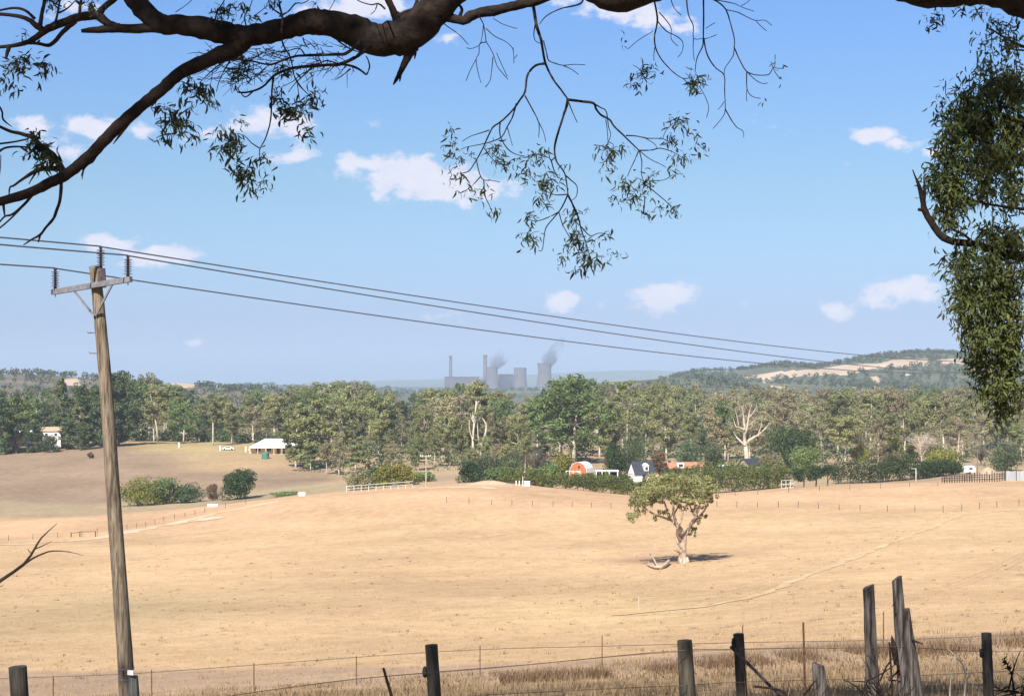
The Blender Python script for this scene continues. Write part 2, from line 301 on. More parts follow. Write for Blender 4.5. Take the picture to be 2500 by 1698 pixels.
def ground():
    ys = np.concatenate([np.linspace(-120, 8, 20)[:-1], np.exp(np.linspace(math.log(8), math.log(1300), 520)), np.exp(np.linspace(math.log(1300), math.log(13500), 50))[1:]])
    t = np.linspace(-1, 1, 421); s = np.sign(t) * (.35 * np.abs(t) + .65 * np.abs(t) ** 3)
    W = 60 + 0.9 * np.abs(ys)
    X = W[:, None] * s[None, :]; Y = np.repeat(ys[:, None], len(s), 1); Z = gz(X, Y)
    nr, nc = X.shape; V = np.stack([X, Y, Z], -1).reshape(-1, 3)
    I = np.arange(nr * nc).reshape(nr, nc)
    Q = np.stack([I[:-1, :-1], I[:-1, 1:], I[1:, 1:], I[1:, :-1]], -1).reshape(-1, 4)
    # paddock colours, blended in area by area
    Yc = np.maximum(Y, 1.0); U = UC + F * X / Yc; Vv = VH - F * Z / Yc
    base = np.array([.51, .35, .205]); col = np.ones((nr, nc, 3)) * base
    def blend(mask, c): 
        nonlocal col
        col = col * (1 - mask[..., None]) + np.array(c) * mask[..., None]
    def sm(a, lo, hi): 
        q = np.clip((a - lo) / (hi - lo), 0, 1); return q * q * (3 - 2 * q)
    wob = 14 * np.sin(X * .05 + 1) + 9 * np.sin(X * .013 + Y * .02)
    # greener strip left middle
    e = np.exp(-(((U - 330) / 420) ** 2 + ((Y - 158 - (U - 300) * .02) / 30) ** 2)); blend(e * .7, [.37, .285, .165])
    e = np.exp(-(((U - 60) / 350) ** 2 + ((Y - 130) / 16) ** 2)); blend(e * .4, [.36, .27, .15])
    # yellower sweep bottom centre right
    e = np.exp(-(((U - 1450) / 330) ** 2 + ((Y - 135) / 26) ** 2)); blend(e * .6, [.60, .44, .24])
    e = np.exp(-(((U - 2350) / 250) ** 2 + ((Y - 260) / 40) ** 2)); blend(e * .4, [.60, .43, .25])
    # pinkish hilltop
    e = sm(Y, 300, 380) * (1 - sm(Y, 430, 470)); blend(e * .4, [.50, .31, .20])
    # worn earth under the lone gum, plus painted brown of its shadow
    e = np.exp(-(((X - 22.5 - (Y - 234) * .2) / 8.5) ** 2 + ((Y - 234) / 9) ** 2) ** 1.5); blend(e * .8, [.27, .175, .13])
    # browner band along the fence, darker still towards the camera
    edge = np.interp(U, [0, 900, 1300, 1900, 2500], [88, 76, 70, 67, 66])
    e = sm(edge - Y, -2, 3) * sm(Y - edge * .72, -2, 4); blend(e * .75, [.34, .245, .18])
    e = 1 - sm(Y - edge * .72, -3, 3); blend(e * .85, [.27, .19, .115])
    # land beyond the crest
    far = sm(Y, 425 + np.where(U < 800, 0, 0), 445); blend(far, [.36, .27, .17])
    left = sm(850 - U, 0, 80)
    e = left * sm(Y + wob, 425, 445); blend(e, [.33, .26, .165])
    e = left * sm(Y + wob, 478, 500); blend(e * .9, [.265, .19, .135])
    e = left * sm(Y + wob * .5, 545, 570) * sm(U, 350, 520); blend(e * .8, [.40, .29, .165])
    e = left * sm(Y + wob * .3, 600, 625) * sm(U, 250, 400); blend(e * .8, [.38, .30, .15])
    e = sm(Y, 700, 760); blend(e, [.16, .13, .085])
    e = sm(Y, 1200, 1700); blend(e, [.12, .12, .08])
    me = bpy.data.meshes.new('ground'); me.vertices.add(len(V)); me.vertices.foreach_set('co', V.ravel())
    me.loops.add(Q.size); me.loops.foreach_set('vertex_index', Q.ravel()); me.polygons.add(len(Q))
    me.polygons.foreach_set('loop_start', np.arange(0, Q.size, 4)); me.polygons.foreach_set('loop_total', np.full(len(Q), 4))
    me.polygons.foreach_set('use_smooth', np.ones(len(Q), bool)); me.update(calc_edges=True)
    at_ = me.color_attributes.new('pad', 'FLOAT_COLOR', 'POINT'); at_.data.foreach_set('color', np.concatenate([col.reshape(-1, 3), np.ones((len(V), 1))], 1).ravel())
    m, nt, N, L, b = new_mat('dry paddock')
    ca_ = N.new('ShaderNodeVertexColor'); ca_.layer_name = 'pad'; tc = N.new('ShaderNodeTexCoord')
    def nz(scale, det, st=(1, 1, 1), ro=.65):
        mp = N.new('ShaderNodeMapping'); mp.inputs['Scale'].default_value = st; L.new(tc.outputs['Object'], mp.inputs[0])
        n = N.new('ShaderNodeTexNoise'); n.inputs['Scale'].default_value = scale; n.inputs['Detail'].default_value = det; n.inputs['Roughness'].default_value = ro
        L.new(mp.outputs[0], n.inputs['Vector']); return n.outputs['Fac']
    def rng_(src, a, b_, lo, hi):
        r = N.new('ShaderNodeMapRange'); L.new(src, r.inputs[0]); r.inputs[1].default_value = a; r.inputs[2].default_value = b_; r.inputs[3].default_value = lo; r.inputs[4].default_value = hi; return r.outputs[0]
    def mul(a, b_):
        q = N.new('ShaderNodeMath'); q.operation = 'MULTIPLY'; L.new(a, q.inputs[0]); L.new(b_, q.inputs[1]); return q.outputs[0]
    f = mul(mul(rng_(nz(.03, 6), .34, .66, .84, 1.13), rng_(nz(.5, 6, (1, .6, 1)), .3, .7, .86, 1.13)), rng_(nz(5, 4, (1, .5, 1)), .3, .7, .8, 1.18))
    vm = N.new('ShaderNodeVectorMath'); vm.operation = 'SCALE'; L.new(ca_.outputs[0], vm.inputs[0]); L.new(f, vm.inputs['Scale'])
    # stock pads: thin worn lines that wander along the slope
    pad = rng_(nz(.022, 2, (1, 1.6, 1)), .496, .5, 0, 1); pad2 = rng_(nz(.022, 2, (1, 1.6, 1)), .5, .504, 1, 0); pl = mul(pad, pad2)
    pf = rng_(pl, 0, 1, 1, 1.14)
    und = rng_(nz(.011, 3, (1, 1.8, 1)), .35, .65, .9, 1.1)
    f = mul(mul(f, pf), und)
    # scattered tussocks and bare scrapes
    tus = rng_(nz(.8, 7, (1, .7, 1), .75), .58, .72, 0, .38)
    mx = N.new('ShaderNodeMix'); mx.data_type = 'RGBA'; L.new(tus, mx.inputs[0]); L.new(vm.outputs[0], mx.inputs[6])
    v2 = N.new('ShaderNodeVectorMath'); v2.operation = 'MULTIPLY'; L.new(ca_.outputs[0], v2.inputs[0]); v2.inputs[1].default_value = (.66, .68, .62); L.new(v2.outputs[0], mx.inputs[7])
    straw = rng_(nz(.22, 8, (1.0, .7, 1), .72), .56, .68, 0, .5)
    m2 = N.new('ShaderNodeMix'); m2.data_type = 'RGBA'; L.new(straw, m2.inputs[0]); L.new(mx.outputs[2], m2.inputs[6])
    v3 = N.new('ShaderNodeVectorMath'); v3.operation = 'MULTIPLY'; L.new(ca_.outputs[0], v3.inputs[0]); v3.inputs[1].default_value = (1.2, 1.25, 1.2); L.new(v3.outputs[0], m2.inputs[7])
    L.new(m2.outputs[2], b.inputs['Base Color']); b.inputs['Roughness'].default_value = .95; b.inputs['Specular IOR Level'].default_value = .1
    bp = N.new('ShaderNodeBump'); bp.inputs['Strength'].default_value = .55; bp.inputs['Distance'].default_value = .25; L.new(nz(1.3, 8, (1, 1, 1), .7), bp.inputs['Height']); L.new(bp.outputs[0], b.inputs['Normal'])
    me.materials.append(m); o = bpy.data.objects.new('ground', me); C.objects.link(o); tag(o, kind='structure')
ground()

def strip(name, pts, w, mat, dz=.05, label=None):
    """a path draped on the ground through world points"""
    vs, fs = [], []
    P2 = []
    for i in range(len(pts) - 1):
        a, b = pts[i], pts[i + 1]; n = max(2, int((b - a).length / 3))
        for k in range(n): P2.append(a.lerp(b, k / n))
    P2.append(pts[-1])
    for i, p in enumerate(P2):
        d = (P2[min(i + 1, len(P2) - 1)] - P2[max(i - 1, 0)]); d.z = 0; d.normalize(); n = Vector((-d.y, d.x, 0))
        for k in range(5):
            q = p + n * w * ((k / 4 - .5) * (1 + .3 * math.sin(i * .9) + .35 * math.sin(i * 2.3 + 1)) + .25 * math.sin(i * 1.7)); vs.append((q.x, q.y, float(gz(q.x, q.y)) + dz))
    for i in range(len(P2) - 1):
        for k in range(4): a = i * 5 + k; fs.append((a, a + 1, a + 6, a + 5))
    return tag(mesh_obj(name, vs, fs, mat, smooth=True), kind='structure')

# ------------------------------------------------------------------ hills
def hill(name, prof, Y, depth, front_v, mat, fields=None, woods=0, tree_h=9, seed=1, top_trees=True, skip_u=None):
    """prof: [(u, v)] of the crest at distance Y; slope falls towards the camera over 'depth' metres down to screen row front_v"""
    r = np.random.default_rng(seed)
    us = np.linspace(prof[0][0], prof[-1][0], 320); vt = np.interp(us, [p[0] for p in prof], [p[1] for p in prof])
    ker = np.ones(7) / 7; vt = np.convolve(np.pad(vt, 3, mode='edge'), ker, 'valid')
    ts = np.linspace(0, 1.5, 60); V = []; 
    Xs = (us - UC) / F * Y
    zt = (VH - vt) / F * Y
    zf = (VH - front_v) / F * (Y - depth)
    def zf_(x, t):     # t = 0 front foot, 1 crest, >1 behind
        zc = np.interp(x, Xs, zt); s = np.clip(t, 0, 1); prof_ = s * s * (3 - 2 * s) * .65 + s * .35
        z = zf + (zc - zf) * prof_; z = np.where(t > 1, zc - (t - 1) * (zc - zf + 30) * 1.6, z)
        return z + depth * .006 * np.sin(x * .012 + t * 7 + seed) * np.sin(t * 3.14) * (t < 1)
    # x positions kept true (not fanned) so the hill stands as a solid body
    X, T = np.meshgrid(Xs, ts); Yy = Y - depth + depth * T; Z = zf_(X, T)
    nr, nc = X.shape; V = np.stack([X, Yy, Z], -1).reshape(-1, 3); I = np.arange(nr * nc).reshape(nr, nc)
    Q = np.stack([I[:-1, :-1], I[:-1, 1:], I[1:, 1:], I[1:, :-1]], -1).reshape(-1, 4)
    o = mesh_obj(name, V, Q, mat, smooth=True); tag(o, kind='structure')
    def inside(u, v):
        for poly in fields or []:
            c = False; n = len(poly)
            for i in range(n):
                (x1, y1), (x2, y2) = poly[i], poly[(i + 1) % n]
                if (y1 > v) != (y2 > v) and u < (x2 - x1) * (v - y1) / (y2 - y1) + x1: c = not c
            if c: return True
        return False
    if fields:
        mi = []
        for q in Q:
            c = V[q].mean(0); mi.append(1 if inside(UC + F * c[0] / c[1], VH - F * c[2] / c[1]) else 0)
        o.data.polygons.foreach_set('material_index', mi); o.data.update()
    if woods:
        cs = []
        x = r.uniform(Xs[0], Xs[-1], woods * 3); t = r.uniform(.0, 1.02, woods * 3) ** .8
        if top_trees:
            k = int(woods * .25); t[:k] = r.uniform(.97, 1.03, k)
        z = zf_(x, t); y = Y - depth + depth * t; n = 0
        keep = []
        for i in range(len(x)):
            uu, vv = UC + F * x[i] / y[i], VH - F * z[i] / y[i]
            if inside(uu, vv): continue
            if math.sin(x[i] * .009 + seed) + math.sin(x[i] * .023 + t[i] * 9) < -1.0 and i > woods * .25: continue
            keep.append(i)
            if len(keep) >= woods: break
        keep = np.array(keep); h = tree_h * r.uniform(.5, 1.25, len(keep)); nc_ = 26
        base = np.stack([x[keep], y[keep], z[keep]], -1)
        c = np.repeat(base, nc_, 0); hh = np.repeat(h, nc_)
        off = r.normal(size=(len(c), 3)); off /= np.linalg.norm(off, axis=1)[:, None]; off *= r.uniform(.2, 1, (len(c), 1)) ** .5
        c = c + off * np.stack([hh * .5, hh * .5, hh * .42], -1) + np.stack([0 * hh, 0 * hh, hh * .5], -1)
        vs, fs = cards(c, hh * .32, hh * .22, r)
        w = mesh_obj('woodland', vs, fs, M_['leaf_hill']); tag(w, kind='stuff')
        w['label'] = 'distant trees and scrub covering the ' + name.replace('_', ' '); w['category'] = 'woodland'
    return zf_
def cards(c, L, W, r, down=0.0, out=None, jit=.55):
    """leaf-clump quads at centres c; out = outward directions the sprays face"""
    n = len(c); L = np.broadcast_to(L, n); W = np.broadcast_to(W, n)
    d = r.normal(size=(n, 3)); d[:, 2] -= down; d /= np.linalg.norm(d, axis=1)[:, None]
    if out is not None:
        o_ = out + r.normal(size=(n, 3)) * jit; o_ /= np.linalg.norm(o_, axis=1)[:, None]; d -= o_ * (d * o_).sum(1)[:, None]; d /= np.linalg.norm(d, axis=1)[:, None] + 1e-9
        e = np.cross(o_, d); a = d * (L * .5)[:, None]; b = e * (W * .5)[:, None]
        v = np.stack([c - a, c - b + a * .1, c + a, c + b + a * .1], 1).reshape(-1, 3); return v, np.arange(n * 4).reshape(n, 4)
    e = r.normal(size=(n, 3)); e -= d * (e * d).sum(1)[:, None]; e /= np.linalg.norm(e, axis=1)[:, None]
    a = d * (L * .5)[:, None]; b = e * (W * .5)[:, None]
    v = np.stack([c - a, c - b * 1.0 + a * .1, c + a, c + b + a * .1], 1).reshape(-1, 3)
    f = np.arange(n * 4).reshape(n, 4); return v, f
def hmat(name, c1, c2, c3, sc_=.006):
    return noisy(name, c1, c2, sc_, .95, detail=8, ramp=(.38, .62), third=c3)
H_far = hmat('far range', (.10, .12, .09), (.13, .14, .11), (.16, .16, .13))
H_left = hmat('scrubby hill', (.12, .105, .075), (.19, .16, .115), (.25, .20, .15), .01)
H_right = hmat('wooded hill', (.075, .09, .06), (.13, .14, .09), (.24, .21, .15), .006)
H_field = noisy('hill paddock', (.40, .30, .22), (.54, .42, .31), .01, .95, detail=6)
hill('distant_range', [(-900, 935), (300, 935), (700, 938), (900, 930), (1100, 924), (1250, 916), (1400, 908), (1550, 902), (1700, 908), (2000, 916), (3400, 925)], 13000, 2500, 944, H_far)
hill('middle_ridge', [(-300, 962), (450, 955), (560, 946), (640, 942), (700, 943), (740, 950), (800, 952), (860, 955), (900, 946), (940, 946), (975, 958), (1040, 957), (1100, 957), (1500, 952), (2000, 950), (2700, 958)], 4600, 1200, 972, H_right, woods=1700, tree_h=12, seed=3)
fl = [[(1500, 935), (1560, 930), (1640, 926), (1700, 922), (1700, 926), (1620, 934), (1540, 945), (1480, 950)]]
hill('near_ridge', [(1380, 965), (1440, 940), (1480, 932), (1540, 930), (1600, 925), (1640, 921), (1700, 925), (1760, 935), (1820, 958)], 2100, 500, 985, H_right, fields=[[(1430, 928), (1560, 926), (1640, 920), (1705, 924), (1690, 932), (1600, 936), (1560, 946), (1450, 955)]] , woods=220, tree_h=9, seed=5)
RF = [[(1815, 922), (1860, 912), (1930, 904), (1985, 903), (2060, 890), (2150, 886), (2180, 878), (2268, 875), (2268, 890), (2190, 896), (2120, 902), (2060, 916), (2035, 912), (1960, 918), (1900, 924), (1865, 935), (1850, 924)],
      [(2290, 877), (2350, 874), (2352, 888), (2320, 886), (2300, 892)], [(2123, 920), (2150, 919), (2148, 934), (2138, 936)], [(2195, 910), (2230, 914), (2225, 918), (2196, 914)], [(1880, 940), (1925, 944), (1915, 949), (1880, 944)], [(2350, 900), (2420, 896), (2500, 905), (2420, 908)]]
hill('right_hill', [(1560, 958), (1620, 928), (1700, 907), (1750, 906), (1775, 906), (1800, 904), (1850, 898), (1890, 889), (1940, 896), (1990, 897), (2040, 888), (2100, 876), (2150, 868), (2200, 864), (2260, 860), (2330, 864), (2420, 864), (2550, 872), (2800, 880), (3200, 930)], 3100, 1100, 968, [H_right, H_field], fields=RF, woods=3800, tree_h=8.5, seed=8)
LF = [[(385, 935), (420, 925), (470, 925), (490, 935), (470, 945), (400, 950)], [(150, 925), (190, 922), (195, 940), (160, 940)]]
hill('left_hill', [(-900, 905), (-200, 912), (0, 914), (60, 912), (140, 916), (230, 923), (300, 935), (360, 943), (400, 938), (440, 934), (480, 938), (520, 946), (580, 950), (640, 952), (700, 960), (780, 975)], 1900, 700, 1000, [H_left, H_field], fields=LF, woods=1300, tree_h=7, seed=11)


# ------------------------------------------------------------------ trees
def ell(c, rad, n, r, shell=.55):
    d = r.normal(size=(n, 3)); d /= np.linalg.norm(d, axis=1)[:, None]
    return np.asarray(c) + d * (r.uniform(shell ** 3, 1, (n, 1)) ** (1 / 3)) * np.asarray(rad)
def make_tree(name, label, cat, clumps, trunk, tr, leaf, bark, L=.7, seed=0, dens=1.0, limbs=True, parent_loc=(0, 0, 0), group=None, down=.4, seg=6, twigs=0, start=.45, shell=.5, aspect=.42):
    """clumps: (x,y,z,rx,rz,n). trunk: list of points; tr: radii"""
    r = np.random.default_rng(seed); random.seed(seed)
    root = empty(name, parent_loc, label, cat, group)
    mb = MB(); mb.tube(trunk, tr, 8, rough=.06, smooth=2)
    T = [Vector(p) for p in trunk]
    if limbs:
        for (x, y, z, rx, rz, n) in clumps:
            c = Vector((x, y, z)); i = int(start * (len(T) - 1)); best = min(T[i:], key=lambda p: (Vector((c.x - p.x, c.y - p.y, (c.z - p.z) * (1.0 if c.z > p.z else 3)))).length)
            k = T.index(best); rr = tr[k] * .38; mid = best.lerp(c, .5) + Vector((random.uniform(-.12, .12), random.uniform(-.12, .12), random.uniform(-.02, .14))) * (c - best).length
            mb.tube([best, mid, c + Vector((0, 0, rz * .2))], [rr, rr * .7, rr * .25], 5, rough=.05, smooth=3)
            for q in range(twigs):
                e = c + Vector((random.uniform(-1, 1) * rx, random.uniform(-1, 1) * rx, random.uniform(-.6, 1) * rz)); mb.tube([mid, mid.lerp(e, .55) + Vector((0, 0, .1 * rz)), e], [rr * .45, rr * .3, rr * .1], 4, smooth=2)
    mb.build('trunk', bark, root, smooth=True)
    if clumps and leaf:
        cs = np.concatenate([ell((x, y, z), (rx, rx, rz), max(4, int(n * dens)), r, shell) for (x, y, z, rx, rz, n) in clumps])
        ctr = np.concatenate([np.repeat([(x, y, z, rx, rx, rz)], max(4, int(n * dens)), 0) for (x, y, z, rx, rz, n) in clumps]); o_ = (cs - ctr[:, :3]) / ctr[:, 3:]; o_[:, 2] += .25
        sz = L * r.uniform(.6, 1.3, len(cs)); v, f = cards(cs, sz, sz * aspect, r, down, o_); mesh_obj('crown', v, f, leaf, root)
    return root
def gum_clumps(r, H, Rr, n, lo=.42, sub=5, flat=.55, dens=75, top=1.0):
    out = []
    for i in range(n):
        t = (i + .5) / n; z = H * (lo + (top - lo) * t); prof = math.sin(math.pi * min(1, (t * .8 + .2))) ** .6 * .9 + .12
        a = i * 2.4 + r.uniform(-.4, .4); rad = Rr * prof * r.uniform(.35, .8); cx, cy = math.cos(a) * rad, math.sin(a) * rad
        R0 = Rr * r.uniform(.30, .46)
        for k in range(sub):
            out.append((cx + r.normal() * R0 * .6, cy + r.normal() * R0 * .6, z + r.normal() * R0 * .4 - R0 * .3, R0 * r.uniform(.5, .8), R0 * flat * r.uniform(.5, .9), dens))
    return out
PROTO = {}
def proto(key, fn):
    PROTO[key] = fn
def build_protos():
    far = (0, -500, -200)
    out = {}
    specs = [('gum', 'leaf_gum', 'bark_pale', 5, dict(H=24, Rr=6.6, n=15)), ('gumo', 'leaf_olive', 'bark_pale', 4, dict(H=24, Rr=6.6, n=13)),
             ('dense', 'leaf_dark', 'bark_grey', 3, dict(H=22, Rr=6.5, n=14)), ('green', 'leaf_green', 'bark_pale', 3, dict(H=24, Rr=6.8, n=14))]
    for key, lf, bk, cnt, d in specs:
        out[key] = []
        for i in range(cnt):
            r = np.random.default_rng(100 + i * 7 + len(key)); random.seed(i)
            H, Rr = d['H'], d['Rr'] * r.uniform(.85, 1.15); lo = (r.uniform(.16, .3) if i % 2 == 0 else r.uniform(.42, .55)) if key != 'dense' else .1
            cl = gum_clumps(r, H, Rr, d['n'], lo=lo, sub=4, dens=95 if key != 'gumo' else 70, flat=.75)
            lean = r.uniform(-1.2, 1.2); tk = [(0, 0, -.6), (lean * .2, 0, H * .22), (lean * .6, .3, H * .45), (lean, -.2, H * .68), (lean * 1.1, 0, H * .9)]
            out[key].append((cl, tk, [.5, .38, .3, .2, .07], lf, bk))
    out['conifer'] = []
    for i in range(2):
        r = np.random.default_rng(300 + i); cl = []
        for k in range(26):
            t = k / 26; rad = 3.6 * (1 - t) ** .7 + .4; a = r.uniform(0, 6.28); q = rad * r.uniform(.3, .9)
            cl.append((math.cos(a) * q, math.sin(a) * q, 4 + 22 * t, rad * .55, .9, 90))
        out['conifer'].append((cl, [(0, 0, -.5), (0, 0, 13), (0, 0, 26)], [.45, .3, .05], 'leaf_dark', 'bark_grey'))
    return out
TP = build_protos(); CACHE = {}
def plant(kind, i, pos, H, label, cat, group, rz=None, wide=1.0, name='gum_tree'):
    """copy of a tree prototype scaled to height H"""
    i %= len(TP[kind]); key = (kind, i); z = (24 if kind != 'conifer' else 27)
    rz = random.uniform(0, 6.28) if rz is None else rz; s = H / z
    if key not in CACHE:
        cl, tk, tr, lf, bk = TP[kind][i]
        st = random.getstate(); o = make_tree(name, label, cat, cl, tk, tr, M_[lf], M_[bk], L=1.0, seed=i + 50, group=group); random.setstate(st)
        CACHE[key] = o; o.location = pos; o.rotation_euler = (0, 0, rz); o.scale = (s * wide, s * wide, s); return o
    src = CACHE[key]; o = src.copy(); C.objects.link(o); o.name = name
    for ch in src.children:
        c = ch.copy(); C.objects.link(c); c.parent = o
    o.location = pos; o.rotation_euler = (0, 0, rz); o.scale = (s * wide, s * wide, s); tag(o, label, cat, group); return o

SKY = [(-300, 950), (0, 958), (100, 955), (200, 950), (250, 935), (300, 930), (340, 925), (400, 942), (480, 958), (560, 966), (650, 962), (720, 950), (780, 938), (860, 934), (910, 948), (1000, 962), (1100, 948), (1150, 942), (1200, 962), (1300, 962), (1340, 945), (1385, 928), (1440, 928), (1500, 945), (1560, 952), (1600, 942), (1700, 955), (1800, 952), (1900, 955), (2000, 945), (2100, 955), (2190, 945), (2250, 955), (2300, 945), (2400, 950), (2800, 945)]
def skyv(u): return float(np.interp(u, [p[0] for p in SKY], [p[1] for p in SKY]))
def seg(u):
    for lim, tx in ((225, 'left of the power pole, by the half-hidden white house'), (520, 'just right of the power pole, above the brown paddock'), (760, 'behind the long white-roofed farmhouse'),
                    (1060, 'above the yellow-green shrubs and the small power pole'), (1340, 'below the power station, behind the dark conifer shrubs'), (1560, 'behind the red barn'), (1760, 'behind the slate-roofed cottage and tan house'),
                    (2050, 'behind the big dark tree right of the bleached dead gum'), (9999, 'at the far right behind the long dark hedge')):
        if u < lim: return tx
r0 = np.random.default_rng(42); random.seed(42)
def kind_at(u):
    q = r0.random()
    if u < 240: return 'dense' if q < .4 else ('gum' if q < .7 else 'green')
    if u < 560: return 'gum' if q < .45 else ('dense' if q < .75 else 'green')
    if u < 1330: return 'gum' if q < .66 else ('gumo' if q < .8 else ('green' if q < .92 else 'dense'))
    if u < 1480: return 'green' if q < .6 else ('gum' if q < .85 else 'dense')
    if u < 1720: return 'gum' if q < .6 else ('dense' if q < .8 else 'gumo')
    return 'gumo' if q < .62 else ('gum' if q < .9 else 'green')
KN = {'gum': 'grey-green gum', 'gumo': 'brownish sparse gum', 'dense': 'dense dark-crowned tree', 'green': 'bright mid-green gum', 'conifer': 'tall dark conifer'}
def belt():
    n = 0
    for row, (step, y0, y1, t0, t1) in enumerate(((42, 850, 1000, -12, 4), (36, 730, 830, -6, 26), (37, 640, 720, 10, 60), (40, 585, 630, 45, 105), (34, 535, 575, 95, 165))):
        u = -60 + row * 13
        while u < 2560:
            uu = u + r0.uniform(-14, 14); Y = r0.uniform(y0, y1); u += step * r0.uniform(.75, 1.2)
            if row == 3 and (uu < 715 or 1330 < uu < 1720): continue
            if row == 4 and not (735 < uu < 1335): continue
            if row == 2 and (560 < uu < 730): Y += 40
            if row == 2 and uu < 560: Y = r0.uniform(690, 730)
            if row == 3 and uu > 2000 and r0.random() < .4: continue
            p = at(uu, Y); vb = VH - F * p.z / Y; vt = skyv(uu) + r0.uniform(t0, t1)
            H = (vb - vt) / F * Y; k = kind_at(uu)
            plant(k, int(r0.integers(0, 9)), p, H, f'{KN[k]} {seg(uu)}', 'tree', f'{KN[k]}s {seg(uu)}', wide=r0.uniform(.8, 1.15)); n += 1
    return n
belt()
# understory shrubs below the belt read as one mass
def understory():
    r = np.random.default_rng(9); n = 1100; u = r.uniform(-80, 2580, n); y = r.uniform(600, 760, n)
    y = np.where((u > 745) & (u < 1330), y - 55, y); y = np.where(u < 740, np.maximum(y, 705), y); x = (u - UC) / F * y; z = gz(x, y); h = r.uniform(2, 6.5, n)
    m = 22; c = np.repeat(np.stack([x, y, z], -1), m, 0); hh = np.repeat(h, m); d = r.normal(size=(len(c), 3)); d /= np.linalg.norm(d, axis=1)[:, None]
    c = c + d * np.stack([hh * .7, hh * .7, hh * .5], -1) + np.stack([0 * hh, 0 * hh, hh * .45], -1)
    v, f = cards(c, 1.1, .55, r); tag(mesh_obj('undergrowth', v, f, M_['leaf_dark']), 'dark scrub filling the gaps between trunks at the foot of the tree belt', 'undergrowth', kind='stuff')
understory()

